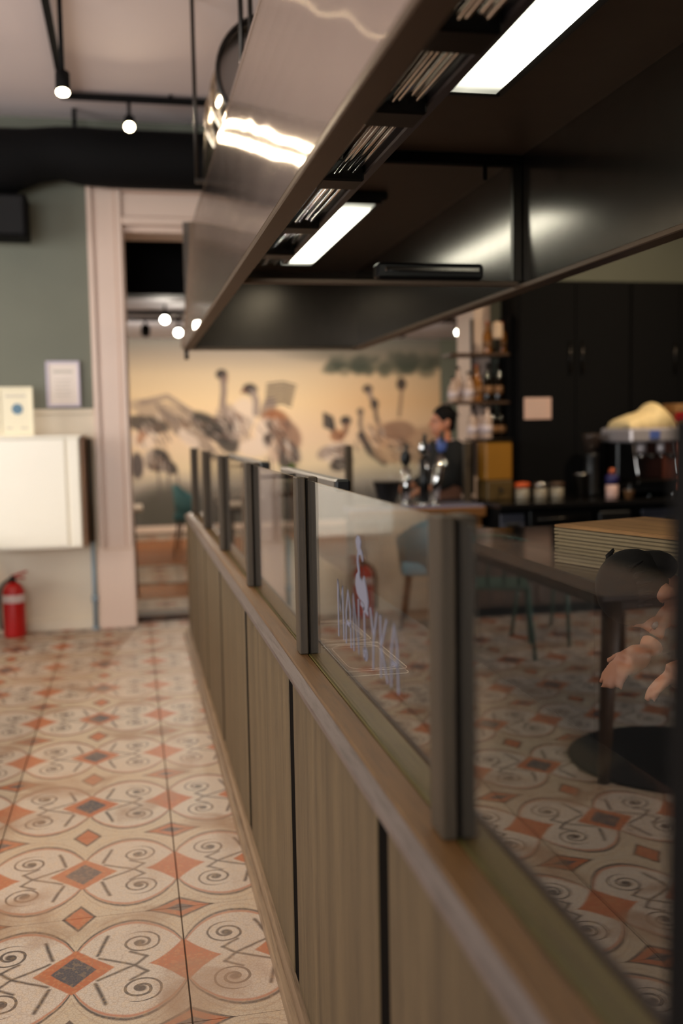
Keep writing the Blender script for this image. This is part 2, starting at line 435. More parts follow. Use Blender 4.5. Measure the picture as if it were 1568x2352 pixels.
class MB:
    def __init__(s): s.bm = bmesh.new()

    def box(s, c, size, rot=None, bev=0.0, mi=0, seg_=1):
        g = bmesh.ops.create_cube(s.bm, size=1.0)
        vs = g['verts']
        bmesh.ops.scale(s.bm, vec=size, verts=vs)
        if bev:
            es = list({e for v in vs for e in v.link_edges})
            r = bmesh.ops.bevel(s.bm, geom=es, offset=bev, segments=seg_, affect='EDGES', profile=.5)
            vs = list({v for f in r['faces'] for v in f.verts} | {v for v in vs if v.is_valid})
            fs = {f for v in vs for f in v.link_faces}; vs = list({v for f in fs for v in f.verts})
        if rot is not None: bmesh.ops.rotate(s.bm, matrix=rot, cent=(0, 0, 0), verts=vs)
        bmesh.ops.translate(s.bm, vec=c, verts=vs)
        if mi:
            for f in {f for v in vs for f in v.link_faces}: f.material_index = mi
        return s

    def bb(s, x0, x1, y0, y1, z0, z1, bev=0.0, mi=0):
        return s.box(((x0+x1)/2, (y0+y1)/2, (z0+z1)/2), (abs(x1-x0), abs(y1-y0), abs(z1-z0)), bev=bev, mi=mi)

    def cyl(s, p, q, r, r2=None, n=16, caps=True, mi=0):
        p, q = Vector(p), Vector(q); d = q-p
        mt = Matrix.Translation((p+q)/2) @ d.to_track_quat('Z', 'Y').to_matrix().to_4x4()
        g = bmesh.ops.create_cone(s.bm, cap_ends=caps, cap_tris=False, segments=n, radius1=r,
                                  radius2=r if r2 is None else r2, depth=d.length, matrix=mt)
        for f in {f for v in g['verts'] for f in v.link_faces}:
            f.material_index = mi; f.smooth = len(f.verts) == 4
        return s

    def tube(s, pts, r, n=10, mi=0):
        pts = [Vector(p) for p in pts]
        rings = []
        for i, p in enumerate(pts):
            d = (pts[min(i+1, len(pts)-1)]-pts[max(i-1, 0)]).normalized()
            a = d.orthogonal().normalized() if i == 0 else (a-d*a.dot(d)).normalized()
            b = d.cross(a); rr = r[i] if isinstance(r, (list, tuple)) else r
            rings.append([s.bm.verts.new(p+(a*math.cos(t)+b*math.sin(t))*rr) for t in [2*PI*k/n for k in range(n)]])
        for A, B in zip(rings, rings[1:]):
            for k in range(n):
                f = s.bm.faces.new((A[k], A[(k+1) % n], B[(k+1) % n], B[k])); f.smooth = True; f.material_index = mi
        s.bm.faces.new(rings[0][::-1]).material_index = mi; s.bm.faces.new(rings[-1]).material_index = mi
        return s

    def lathe(s, c, prof, n=20, mi=0):
        c = Vector(c); rings = []
        for r, z in prof:
            rings.append([s.bm.verts.new(c+Vector((max(r, 1e-4)*math.cos(t), max(r, 1e-4)*math.sin(t), z))) for t in [2*PI*k/n for k in range(n)]])
        for A, B in zip(rings, rings[1:]):
            for k in range(n):
                f = s.bm.faces.new((A[k], A[(k+1) % n], B[(k+1) % n], B[k])); f.smooth = True; f.material_index = mi
        s.bm.faces.new(rings[0][::-1]).material_index = mi; s.bm.faces.new(rings[-1]).material_index = mi
        return s

    def prism(s, pts, axis, a0, a1, mi=0):
        """polygon pts (2-D) extruded along axis from a0 to a1"""
        def P(p, a): return {'X': (a, p[0], p[1]), 'Y': (p[0], a, p[1]), 'Z': (p[0], p[1], a)}[axis]
        A = [s.bm.verts.new(P(p, a0)) for p in pts]; B = [s.bm.verts.new(P(p, a1)) for p in pts]
        n = len(pts)
        fs = [s.bm.faces.new(A[::-1]), s.bm.faces.new(B)]
        fs += [s.bm.faces.new((A[k], A[(k+1) % n], B[(k+1) % n], B[k])) for k in range(n)]
        for f in fs: f.material_index = mi
        return s

    def ball(s, c, rx, ry=None, rz=None, n=16, rot=None, mi=0):
        g = bmesh.ops.create_uvsphere(s.bm, u_segments=n, v_segments=max(6, n//2), radius=1)
        vs = g['verts']
        bmesh.ops.scale(s.bm, vec=(rx, ry or rx, rz or rx), verts=vs)
        if rot is not None: bmesh.ops.rotate(s.bm, matrix=rot, cent=(0, 0, 0), verts=vs)
        bmesh.ops.translate(s.bm, vec=c, verts=vs)
        for f in {f for v in vs for f in v.link_faces}: f.smooth = True; f.material_index = mi
        return s

    def build(s, name, m, parent=None, label=None):
        bmesh.ops.recalc_face_normals(s.bm, faces=s.bm.faces)
        me = bpy.data.meshes.new(name); s.bm.to_mesh(me); s.bm.free()
        for q in (m if isinstance(m, (list, tuple)) else [m]): me.materials.append(q)
        o = bpy.data.objects.new(name, me); COL.objects.link(o)
        if parent is not None:
            o.parent = parent
            o.matrix_parent_inverse = Matrix.Translation(-Vector(parent.location))
        if label: o['label'] = label
        return o


def thing(name, loc, label, cat, group=None):
    o = bpy.data.objects.new(name, None); COL.objects.link(o); o.location = loc
    o.empty_display_size = .1
    return tag(o, label, cat, group)


def tag(o, label, cat, group=None):
    o['label'] = label; o['category'] = cat
    if group: o['group'] = group
    return o


def struct(o, label=None):
    o['kind'] = 'structure'
    if label: o['label'] = label
    return o


def dup(o, parent=None, vec=None):
    """copy a thing with its parts and sub-parts; vec moves the copy"""
    c = o.copy(); COL.objects.link(c)
    if parent is not None: c.parent = parent
    if vec is not None: c.location = Vector(o.location)+Vector(vec)
    for ch in list(o.children): dup(ch, c)
    return c


def relabel(o, label):
    o['label'] = label
    return o


WALL_Y = 7.63

# ================================================================== FLOORS
fl = struct(MB().bb(-5.0, .40, -3.0, WALL_Y+.35, -.12, -.006).build('floor', M['grout']))
tb = MB()
tb.box((0, 0, -.005), (TILE-.0035, TILE_Y-.0015, .012), bev=.001)
tproto = tb.build('tile', M['tile'], fl)
first = True
tiles = []
xs = [-.2+k*TILE for k in range(-5, 1)]
ys = [2.70+k*TILE_Y for k in range(-3, 9)]
for y in ys:
    for x in xs:
        t = tproto if first else tproto.copy()
        if not first: COL.objects.link(t)
        first = False
        t.location = (x, y, random.uniform(-.0006, .0006)); t.matrix_parent_inverse = Matrix()
# last column, cut off under the partition
cutb = MB(); cutb.box((-TILE/4-.0, 0, -.005), (TILE/2-.004, TILE_Y-.0015, .012), bev=.001)
cp = cutb.build('tile', M['tile'], fl); first = True
for y in ys:
    t = cp if first else cp.copy()
    if not first: COL.objects.link(t)
    first = False
    t.location = (-.2+TILE, y, 0); t.matrix_parent_inverse = Matrix()
struct(MB().bb(.40, 4.7, -3.0, WALL_Y+.35, -.12, 0).build('floor', mat('dark_kitchen_floor', (46, 40, 36), .5)))
# raised far room: wooden step, then tile bands between planks
far = struct(MB().bb(-1.6, 5.3, WALL_Y+.35, 14.2, -.12, .022).build('floor', M['grout']))
yb = WALL_Y+.36


def lay(y0, y1, kind):
    if kind == 'tile':
        nrow = max(1, round((y1-y0)/TILE_Y))
        for j in range(nrow):
            for i in range(-1, 6):
                t = tproto.copy(); COL.objects.link(t); t.parent = far
                t.location = (.25+i*TILE, y0+(j+.5)*TILE_Y, .033)
    else:
        global plank
        n = int((y1-y0)/.145)
        for j in range(n):
            for i in range(3):
                if plank is None:
                    plank = MB().box((0, 0, 0), (1.495, .141, .012), bev=.002).build('plank', M['wood_plank'], far)
                    p = plank
                else:
                    p = plank.copy(); COL.objects.link(p)
                p.matrix_parent_inverse = Matrix()
                p.location = (-.3+i*1.5+(j % 2)*.55, y0+(j+.5)*.145, .033)


plank = None
lay(8.00, 8.615, 'tile'); lay(8.63, 9.50, 'plank'); lay(9.50, 10.73, 'tile'); lay(10.75, 13.3, 'plank'); lay(13.3, 13.915, 'tile')
struct(MB().bb(-.0, 2.75, WALL_Y+.12, WALL_Y+.36, 0, .045, bev=.006).build('trim_1', M['wood_dark']), 'brown wooden threshold of the wide opening')

# ================================================================== WALLS
wl = MB().bb(-5.0, -.02, WALL_Y, WALL_Y+.35, 0, 3.9).build('wall_back', M['green_wall'])
struct(wl, 'sage green wall left of the wide opening')
struct(MB().bb(-.02, 2.75, WALL_Y, WALL_Y+.35, 2.97, 3.9).build('wall_back', M['green_wall']))
struct(MB().bb(2.75, 4.8, WALL_Y, WALL_Y+.35, 0, 3.9).build('wall_back', M['green_wall']))
wn = struct(MB().bb(-5.0, -.25, WALL_Y-.02, WALL_Y, 0, 1.64).build('trim_2', M['white_wall']), 'cream painted lower wall below the green')
MB().bb(-5.0, -.25, WALL_Y-.035, WALL_Y-.02, 1.60, 1.64, bev=.005).build('rail', M['white_wall'], wn)
struct(MB().bb(-5.0, -.25, WALL_Y-.045, WALL_Y-.02, 0, .09, bev=.006).build('baseboard_back', M['white_wall']))
# casing round the opening
cs = struct(MB().bb(-.25, .0, WALL_Y-.03, WALL_Y+.001, 0, 3.29, bev=.004).build('trim_3', M['casing']), 'wide white moulded casing of the opening')
for x0, x1, d in ((-.25, -.205, .055), (-.19, -.05, .045), (-.05, .0, .062)):
    MB().bb(x0, x1, WALL_Y-.03-d+.02, WALL_Y-.025, .0, 3.285, bev=.008).build('moulding', M['casing'], cs)
MB().bb(-.265, .01, WALL_Y-.085, WALL_Y-.02, .0, .60, bev=.01).build('plinth_block', M['casing'], cs)
hc = struct(MB().bb(.0, 2.75, WALL_Y-.03, WALL_Y+.001, 2.97, 3.27, bev=.004).build('trim_4', M['casing']), 'white head casing above the opening')
for z0, z1, d in ((2.97, 3.03, .06), (3.03, 3.20, .035), (3.205, 3.27, .065)):
    MB().bb(.0, 2.75, WALL_Y-.01-d, WALL_Y-.02, z0, z1, bev=.008).build('moulding', M['casing'], hc)
struct(MB().bb(-.02, .012, WALL_Y, WALL_Y+.35, 0, 2.97).build('trim_5', M['casing']))
struct(MB().bb(.012, 2.75, WALL_Y, WALL_Y+.35, 2.93, 2.97).build('trim_6', M['casing']))
struct(MB().bb(2.69, 2.83, WALL_Y-.05, WALL_Y+.36, 0, 2.97, bev=.005).build('trim_7', M['casing']), 'white right jamb of the opening behind the bottle shelves')
# side, near and right walls, ceiling
struct(MB().bb(-5.2, -5.0, -3, 1.9, 0, 3.9).bb(-5.2, -5.0, 5.9, WALL_Y+.3, 0, 3.9).bb(-5.2, -5.0, 1.9, 5.9, 0, .75).bb(-5.2, -5.0, 1.9, 5.9, 3.05, 3.9).build('wall_left', M['white_wall']))
struct(MB().bb(-5.2, -4.0, -3.2, -3, 0, 3.9).bb(-.6, 4.8, -3.2, -3, 0, 3.9).bb(-4.0, -.6, -3.2, -3, 0, .75).bb(-4.0, -.6, -3.2, -3, 3.05, 3.9).build('wall_near', M['white_wall']))
struct(MB().bb(4.7, 4.9, -3, WALL_Y, 0, 3.9).build('wall_right', mat('dark_tiled_wall', (30, 27, 24), .4)))
struct(MB().bb(-5.2, 4.9, -3.2, WALL_Y+.35, 3.72, 3.86).build('ceiling', M['ceiling']))
for nm, pr in (('window_1', 's'), ('window_2', 'n')):
    if pr == 's':
        wf = MB()
        for y in (1.93, 3.9, 5.87): wf.bb(-5.14, -5.06, y-.03, y+.03, .75, 3.05)
        for z in (.78, 2.3, 3.02): wf.bb(-5.13, -5.07, 1.9, 5.9, z-.03, z+.03)
        o = struct(wf.build(nm, M['casing'])); MB().bb(-5.105, -5.095, 1.95, 5.85, .8, 3.0).build('pane', M['glass'], o)
    else:
        wf = MB()
        for x in (-3.97, -2.3, -.63): wf.bb(x-.03, x+.03, -3.14, -3.06, .75, 3.05)
        for z in (.78, 2.3, 3.02): wf.bb(-4, -.6, -3.13, -3.07, z-.03, z+.03)
        o = struct(wf.build(nm, M['casing'])); MB().bb(-3.95, -.65, -3.105, -3.095, .8, 3.0).build('pane', M['glass'], o)
# far room
struct(MB().bb(-1.6, 5.3, 14.0, 14.2, 0, 3.9).build('wall_far', M['green_wall']), 'far wall behind the mural')
struct(MB().bb(-1.7, -1.5, WALL_Y+.35, 14, 0, 3.9).build('wall_far_left', M['white_wall']))
struct(MB().bb(5.2, 5.4, WALL_Y+.35, 14, 0, 3.9).build('wall_far_right', M['green_wall']))
struct(MB().bb(-1.6, 5.3, 9.2, 14.1, 2.72, 2.85).build('ceiling', M['far_ceiling']), 'pale ceiling of the far room')
struct(MB().bb(-1.6, 5.3, WALL_Y+.35, 9.3, 3.3, 3.4).build('ceiling', M['black']))
struct(MB().bb(-1.6, 5.3, 9.0, 9.3, 2.66, 3.4).build('ceiling', M['black']), 'black drop beam across the far ceiling')
struct(MB().bb(-1.5, 4.45, 13.93, 13.985, .05, .15, bev=.01).build('baseboard_far', M['casing']))

# ------------------------------------------------------------------ mural print
def paint_mural(W_, H_):
    """colours of the crane wallpaper; u,v run 0..1 over x -1.5..4.45, z .15..2.72"""
    xx = np.linspace(-1.5, 4.45, W_)[None, :].repeat(H_, 0)
    zz = np.linspace(.15, 2.72, H_)[:, None].repeat(W_, 1)
    px = 295+(xx-.028)/4.43*715
    py = 800+(2.6-zz)/2.44*410
    sky = [(780, (150, 146, 140)), (815, (176, 160, 144)), (860, (214, 190, 158)), (930, (232, 202, 160)), (1010, (226, 196, 166)),
           (1080, (222, 200, 166)), (1120, (170, 158, 146)), (1150, (112, 104, 98)), (1215, (84, 80, 74))]
    ysk = [s_[0] for s_ in sky]
    img = np.stack([np.interp(py, ysk, [s_[1][k] for s_ in sky]) for k in range(3)], -1).astype(float)
    rgt = np.clip((px-640)/200, 0, 1)[..., None]
    warm = np.clip(1-abs(py-930)/140, 0, 1)[..., None]
    img = img*(1-.5*rgt*warm)+np.array((214, 160, 112))*(.5*rgt*warm)
    rng = np.random.RandomState(4)

    def blend(mask, col, op=1.0):
        nonlocal img
        mm = np.clip(mask, 0, 1)[..., None]*op
        img = img*(1-mm)+np.array(col)*mm

    def ell(cx, cy, rx, ry, rot, col, op=1.0, soft=.35):
        c_, s_ = math.cos(R(rot)), math.sin(R(rot))
        dx, dy = px-cx, py-cy
        d = np.sqrt(((dx*c_+dy*s_)/rx)**2+((-dx*s_+dy*c_)/ry)**2)
        blend((1+soft-d)/soft, col, op)

    def line(pts, w_, col, op=1.0):
        d = np.full(px.shape, 1e9)
        for p, q in zip(pts, pts[1:]):
            ex, ey = q[0]-p[0], q[1]-p[1]; L = ex*ex+ey*ey+1e-6
            t = np.clip(((px-p[0])*ex+(py-p[1])*ey)/L, 0, 1)
            d = np.minimum(d, np.hypot(px-p[0]-t*ex, py-p[1]-t*ey))
        blend((w_+1.5-d)/2.0, col, op)
    dk, gr, wh, br = (44, 38, 36), (128, 110, 104), (222, 200, 184), (150, 92, 58)
    # misty grass at the foot, fringe of trees at the top right
    for i in range(160):
        x = rng.uniform(60, 1010); h_ = rng.uniform(20, 75)
        line([(x, 1210), (x+rng.uniform(-8, 8), 1200-h_)], rng.uniform(.5, 2.0), (98, 92, 84), .45)
    ell(375, 1175, 55, 42, 0, (74, 70, 60), .75, .8)
    for i in range(44):
        x = rng.uniform(740, 1005); ell(x, 836+rng.uniform(-10, 22), rng.uniform(6, 20), rng.uniform(5, 15), rng.uniform(-30, 30), (62, 66, 52), .5, .7)
    ell(900, 806, 170, 24, 0, (90, 86, 74), .55, .8)
    # left crane: open wing and dark rump
    ell(330, 975, 42, 16, 12, dk, .75); ell(360, 945, 60, 18, 15, gr, .5)
    for k in range(9): line([(352+k*13, 930+k*9), (392+k*12, 1000+k*8)], 2.6, (96, 82, 78), .6)
    line([(320, 925), (375, 912), (430, 950), (470, 1000)], 6, gr, .6)
    ell(322, 1010, 22, 18, 0, wh, .8); ell(420, 1010, 26, 12, 45, wh, .8)
    ell(350, 1058, 24, 22, 30, dk, .95); ell(374, 1075, 18, 12, 40, dk, .9); ell(330, 1060, 12, 26, 10, wh, .6)
    ell(305, 1070, 12, 26, 0, (58, 50, 54), .8); ell(318, 1000, 8, 20, 25, br, .6)
    for x in (350, 372, 392): line([(x, 1085), (x+3, 1150)], 2, (88, 80, 78), .7)
    # further small and large wings off to the left
    for bx, by in ((150, 985), (230, 1010), (60, 1000)):
        ell(bx, by, 45, 20, 20, gr, .7); ell(bx+14, by+28, 24, 15, 20, dk, .8); line([(bx-30, by), (bx-44, by-60), (bx-36, by-86)], 5, gr, .9)
        ell(bx-34, by-90, 9, 8, 0, dk, .9)
    # second crane: tall neck, dark wing
    ell(497, 862, 11, 10, 0, dk, .95); ell(503, 872, 7, 11, 0, (120, 84, 70), .6)
    line([(500, 872), (501, 900), (497, 935), (508, 960)], 6.5, gr, .85)
    ell(470, 985, 46, 20, 35, (62, 54, 46), .95); ell(505, 1015, 30, 20, 55, dk, .8)
    ell(535, 965, 26, 44, 25, wh, .75); ell(505, 960, 20, 26, 0, (150, 130, 120), .6)
    for k in range(7): line([(522+k*7, 950+k*3), (505+k*7, 1010+k*2)], 1.6, gr, .6)
    # third crane: raised striped wing, rusty back
    ell(560, 897, 14, 11, 10, dk, .95); line([(552, 897), (542, 903)], 3, (120, 74, 60), .9)
    line([(566, 903), (574, 925), (572, 955)], 7, (150, 132, 124), .9)
    for k in range(7): line([(600-k*1, 886+k*8), (636, 882+k*8), (664-k*2, 890+k*8)], 1.7, (58, 48, 44), .95)
    ell(600, 945, 14, 26, 20, gr, .7)
    ell(618, 975, 30, 24, 40, br, .9); ell(640, 1005, 26, 36, -35, (140, 104, 84), .85)
    ell(592, 1000, 20, 30, 0, wh, .85); ell(597, 1018, 9, 15, 10, dk, .9); ell(566, 1035, 30, 18, 0, wh, .8)
    ell(648, 1045, 16, 28, -35, (78, 66, 62), .9); ell(636, 1062, 14, 20, 0, dk, .8); ell(612, 1048, 12, 20, 0, (196, 168, 150), .8)
    for x in (594, 604, 634, 642): line([(x, 1060), (x+2, 1140)], 1.8, (92, 80, 74), .7)
    # fourth crane, smaller
    for k in range(6): line([(729, 956+k*6), (748, 966+k*6), (752, 985+k*4)], 2.6, dk, .8)
    ell(780, 975, 11, 10, 0, dk, .95); line([(782, 984), (778, 1002), (766, 1012)], 6, (128, 92, 70), .9)
    ell(760, 1010, 15, 13, 0, br, .7); ell(755, 1050, 30, 20, -15, wh, .85); ell(768, 1076, 24, 15, -20, dk, .85)
    ell(730, 1050, 18, 12, -30, gr, .6)
    # cranes behind the bar: long necks
    ell(833, 899, 10, 9, 0, (70, 56, 46), .9); line([(836, 906), (843, 925)], 5, gr, .8)
    ell(849, 936, 8, 11, 0, dk, .9); line([(850, 942), (853, 970), (864, 998)], 4.5, (92, 76, 64), .9)
    ell(815, 953, 7, 7, 0, (92, 76, 66), .9); line([(816, 960), (814, 985), (822, 1015)], 4.5, (120, 102, 88), .9)
    ell(914, 888, 10, 13, 0, (58, 46, 38), .9); line([(915, 900), (912, 930), (908, 965)], 3.5, (124, 98, 78), .7)
    line([(816, 1010), (838, 1050), (870, 1075)], 9, (66, 56, 50), .9)
    ell(872, 1010, 34, 26, 10, (196, 158, 126), .8); ell(890, 1045, 40, 30, 0, (208, 164, 128), .8); ell(905, 1000, 34, 20, 0, (120, 84, 66), .6)
    ell(970, 1040, 50, 40, 0, (160, 120, 92), .6)
    # loose ink feathers over the birds
    for cx, cy, n_, sp_, a0 in ((335, 985, 40, 34, 60), (355, 1060, 30, 24, 75), (478, 990, 45, 34, 40), (530, 970, 30, 24, 70), (612, 985, 45, 30, 60), (640, 1035, 36, 22, 70),
                                (760, 1050, 34, 24, 30), (850, 1010, 26, 30, 60), (900, 1040, 26, 34, 20), (420, 965, 26, 30, 45)):
        for i in range(n_):
            x, y = cx+rng.normal(0, sp_*.55), cy+rng.normal(0, sp_*.5); a = R(a0+rng.uniform(-25, 25)); l_ = rng.uniform(8, 22)
            c_ = [(50, 42, 38), (120, 88, 70), (226, 208, 194), (92, 76, 72)][rng.randint(4)]
            line([(x, y), (x+math.cos(a)*l_, y+math.sin(a)*l_)], rng.uniform(.6, 2.4), c_, .6)
    return np.clip(img, 0, 255)/255.0


def mural():
    W_, H_ = 480, 290
    img = paint_mural(W_, H_)
    x = np.linspace(-1.5, 4.45, W_); z = np.linspace(.15, 2.72, H_)
    co = np.zeros((H_, W_, 3)); co[..., 0] = x[None]; co[..., 1] = 13.985; co[..., 2] = z[:, None]
    idx = np.arange(H_*W_).reshape(H_, W_)
    f = np.stack([idx[:-1, :-1], idx[:-1, 1:], idx[1:, 1:], idx[1:, :-1]], -1).reshape(-1, 4)
    me = bpy.data.meshes.new('mural')
    me.from_pydata([tuple(c) for c in co.reshape(-1, 3)], [], [tuple(int(i) for i in q) for q in f])
    lin = np.where(img <= .04045, img/12.92, ((img+.055)/1.055)**2.4)
    att = me.color_attributes.new('print', 'FLOAT_COLOR', 'POINT')
    att.data.foreach_set('color', np.concatenate([lin, np.ones((H_, W_, 1))], -1).reshape(-1).astype(np.float32))
    m, nt, b = new_mat('crane_wallpaper')
    a = nt.nodes.new('ShaderNodeAttribute'); a.attribute_name = 'print'
    nt.links.new(a.outputs['Color'], b.inputs['Base Color']); b.inputs['Roughness'].default_value = .7
    me.materials.append(m)
    o = bpy.data.objects.new('mural', me); COL.objects.link(o)
    md = o.modifiers.new('t', 'SOLIDIFY'); md.thickness = .004; md.offset = -1
    return o


tag(mural(), 'wall-wide mural of grey cranes with raised wings on a peach ground', 'mural')

# ================================================================== WOODEN PARTITION WITH GLASS
Y0, Y1 = -.6, 7.10
pt = thing('partition', (.40, 3.0, 0), 'long grey oak half-height partition with glass panes between short posts', 'partition')
MB().bb(.385, .47, Y0, Y1, 0, .86).build('core', M['dark_groove'], pt)
seams = [-.36, .54, 1.48, 2.40, 3.38, 4.38, 5.28, 6.2, 7.10]
for a, b in zip(seams, seams[1:]):
    MB().bb(.368, .386, a+.036, b-.036, .055, .862, bev=.002).build('panel', M['oak_panel'], pt)
for a in seams[1:-1]: MB().bb(.3705, .387, a-.037, a+.037, .055, .862).build('groove_strip', M['dark_groove'], pt)
# stepped plinth
MB().bb(.332, .386, Y0, Y1, 0, .036, bev=.004).build('plinth', M['plinth'], pt)
MB().bb(.350, .386, Y0, Y1, .036, .070, bev=.006).build('plinth', M['plinth'], pt)
# cap: two boards with a slot, front board with a sloped edge
MB().prism([(.362, .858), (.43, .858), (.43, .886), (.386, .886), (.364, .868)], 'Y', Y0, Y1).build('cap_board', [M['oak_rail']], pt)
MB().prism([(.3605, .8585), (.3635, .8585), (.3655, .868), (.3815, .8805), (.3800, .8835), (.3615, .869)], 'Y', Y0, Y1).build('cap_edge', M['oak_chamfer'], pt, 'sloped front edge of the cap, grey light painted in')
MB().bb(.434, .484, Y0, Y1, .858, .886, bev=.002).build('cap_board', M['oak_rail_green'], pt, 'olive tinted rear board of the cap')
posts = [1.33, 2.53, 3.68, 4.82, 5.93, 7.04]
for k, y in enumerate(posts):
    p = MB().bb(.411, .434, y-.03, y+.03, .886, 1.345, bev=.003).build('post', M['oak_post'], pt)
    MB().bb(.441, .466, y-.03, y+.03, .886, 1.345, bev=.003).build('post_half', M['oak_post'], p)
    MB().bb(.433, .442, y-.024, y+.024, .886, 1.340).build('slot', M['dark_groove'], p)
py_ = [.695]+posts
for a, b in zip(py_, py_[1:]):
    g = MB()
    g.bb(.4355, .4395, a+.022, b-.022, .878, 1.338)
    for f in g.bm.faces:
        if abs(f.normal.z) > .5: f.material_index = 1
    g.build('glass_pane', [M['glass'], M['glass_edge']], pt)
panes = [o for o in pt.children if o.name.startswith('glass_pane')]
MB().bb(.408, .470, .60, .703, .886, 1.474, bev=.004).build('end_upright', M['black'], pt, 'taller matt black end upright near the camera')
# square tubes with black ends running behind the panes, on little arms
for ya, yb2 in ((2.92, 4.05), (4.68, 6.3)):
    r_ = MB().bb(.600, .642, ya, yb2, 1.277, 1.312, bev=.006).build('tube_rail', mat('satin_tube', (150, 142, 134), .5, .7), pt)
    MB().bb(.598, .644, ya-.006, ya+.03, 1.275, 1.314, bev=.007).build('end_cap', M['black_plastic'], r_, 'black end cap')
    for y in posts:
        if ya < y < yb2: MB().bb(.46, .605, y-.012, y+.012, 1.282, 1.300, bev=.002).build('arm', M['dark_steel'], r_)


def ribbon(mb, pts, w_, x0, x1, taper=True):
    """stroke in the (y,z) plane as a thin raised ribbon"""
    n = len(pts)
    L, Rr = [], []
    for i, p in enumerate(pts):
        a, b = pts[max(i-1, 0)], pts[min(i+1, n-1)]
        d = Vector((b[0]-a[0], b[1]-a[1])).normalized(); nn = Vector((-d.y, d.x))
        ww = w_*(1 if not taper else (.7+.3*math.sin(PI*(i+.5)/n)))
        L.append((p[0]+nn.x*ww, p[1]+nn.y*ww)); Rr.append((p[0]-nn.x*ww, p[1]-nn.y*ww))
    for k in range(n-1): mb.prism([L[k], L[k+1], Rr[k+1], Rr[k]], 'X', x0, x1)


def fine(pts, k=6):
    out = []
    P_ = [Vector(p) for p in pts]
    for i in range(len(P_)-1):
        p0, p1, p2, p3 = P_[max(i-1, 0)], P_[i], P_[i+1], P_[min(i+2, len(P_)-1)]
        for j in range(k):
            t = j/k
            out.append(tuple(.5*((2*p1)+(p2-p0)*t+(2*p0-5*p1+4*p2-p3)*t*t+(3*p1-p0-3*p2+p3)*t**3)))
    out.append(tuple(P_[-1]))
    return out


GX0, GX1 = .4345, .4353
LET = {  # hand-drawn capitals, u to the right, v up
    'M': [[(.06, 0), (.04, 1.0), (.45, .5), (.80, .95), (.92, .02)]],
    'A': [[(.1, 0), (.18, .6), (.5, 1.0), (.78, .7), (.86, 0)], [(.14, .42), (.84, .40)]],
    'N': [[(.1, 0), (.12, 1.0), (.82, .05), (.86, 1.0)]],
    'T': [[(.02, .97), (.98, .86)], [(.45, .94), (.5, .02)]],
    'Y': [[(.08, 1.0), (.45, .55)], [(.9, 1.0), (.45, .5), (.36, 0)]],
    'K': [[(.14, 0), (.14, 1.0)], [(.85, 1.0), (.2, .5), (.9, 0)]],
}
lt = MB()
u0, wl_, hl = 2.125, .0745, .118
for i, ch in enumerate('MANTYKA'):
    for st in LET[ch]:
        q = [(u0-(i+.06)*wl_-p[0]*wl_*.86, 1.012+p[1]*hl*(1.06 if i == 0 else .98)) for p in st]
        ribbon(lt, q, .0047, GX0, GX1)
q = [(u0-.262+.016*math.cos(t), 1.028+.011*math.sin(t)) for t in [2*PI*k/14 for k in range(15)]]
ribbon(lt, q, .0032, GX0, GX1, False)
pane2 = panes[2] if len(panes) > 2 else panes[0]
pane2 = [o for o in panes if abs(sum((Vector(c).y for c in o.bound_box))/8-1.93) < .2][0]
lt.build('lettering', M['vinyl'], pane2, 'grey hand-drawn lettering')
# crane emblem above the lettering
em = MB()


def blob(pts): em.prism([(1.945-p[0]*.115, 1.128+p[1]*.128) for p in pts], 'X', GX0, GX1)


blob([(.18, .80), (.10, .90), (.22, 1.0), (.42, 1.0), (.52, .92), (.46, .82), (.58, .78), (.66, .66), (.62, .62), (.50, .72), (.34, .70)])
ribbon(em, [(1.945-p[0]*.115, 1.128+p[1]*.128) for p in fine([(.30, .74), (.24, .60), (.30, .48), (.36, .40)], 4)], .0062, GX0-.0002, GX1)
blob([(.34, .47), (.10, .36), (.04, .20), (.16, .08), (.36, .02), (.62, .0), (.92, -.10), (.98, .06), (.86, .26), (.70, .42), (.56, .30), (.48, .36), (.42, .30)])
em.build('emblem', M['vinyl'], pane2, 'grey bird emblem')

# ================================================================== EXTRACTION HOOD
hd = thing('extraction_hood', (.9, 3.0, 2.0), 'long brushed steel extraction hood hanging over the kitchen counter', 'hood')
HN, HF, HB = -.8, 6.60, 1.515   # near end, far end, back
fp = MB()
xt = .36+.08*(2.80-2.0)/.745
nY, nZ = 30, 8
prof_ = [(.36+.17*(.8*k/nZ)-.085*(.8*k/nZ)**2, 2.0+.8*k/nZ) for k in range(nZ+1)]   # sheet bowed: steep at the top, raked at the foot
vb = []
for j in range(nY+1):
    y = HN+(HF-HN)*j/nY
    vb.append([fp.bm.verts.new((x, y, z)) for x, z in prof_+[(.47, 2.80), (.385, 2.0)]])
for A, B in zip(vb, vb[1:]):
    n_ = len(A)
    for k in range(n_): fp.bm.faces.new((A[k], A[(k+1) % n_], B[(k+1) % n_], B[k])).smooth = k < nZ
fp.bm.faces.new(vb[0]); fp.bm.faces.new(vb[-1][::-1])
fp.bm.normal_update()
bmesh.ops.recalc_face_normals(fp.bm, faces=fp.bm.faces)
for e_ in fp.bm.edges:
    if len(e_.link_faces) == 2 and e_.calc_face_angle(0) > .5: e_.smooth = False
fp.build('front_panel', M['hood_front'], hd)
MB().prism([(x-.018, z) for x, z in prof_]+[(x+.012, z) for x, z in prof_[::-1]], 'Y', HF-.035, HF+.004).build('added_glare_flange', M['hood_lip'], hd)  # added flange, stops a far-room lamp mirroring in the front panel
MB().bb(.360, .408, HN, HF, 1.985, 2.001, bev=.003).build('lip', M['hood_lip'], hd)
MB().bb(.404, .412, HN, HF, 1.985, 2.030).build('lip', M['hood_lip'], hd)
MB().bb(HB, HB+.02, HN, HF, 2.0, 2.80).build('back_panel', M['hood_back'], hd)
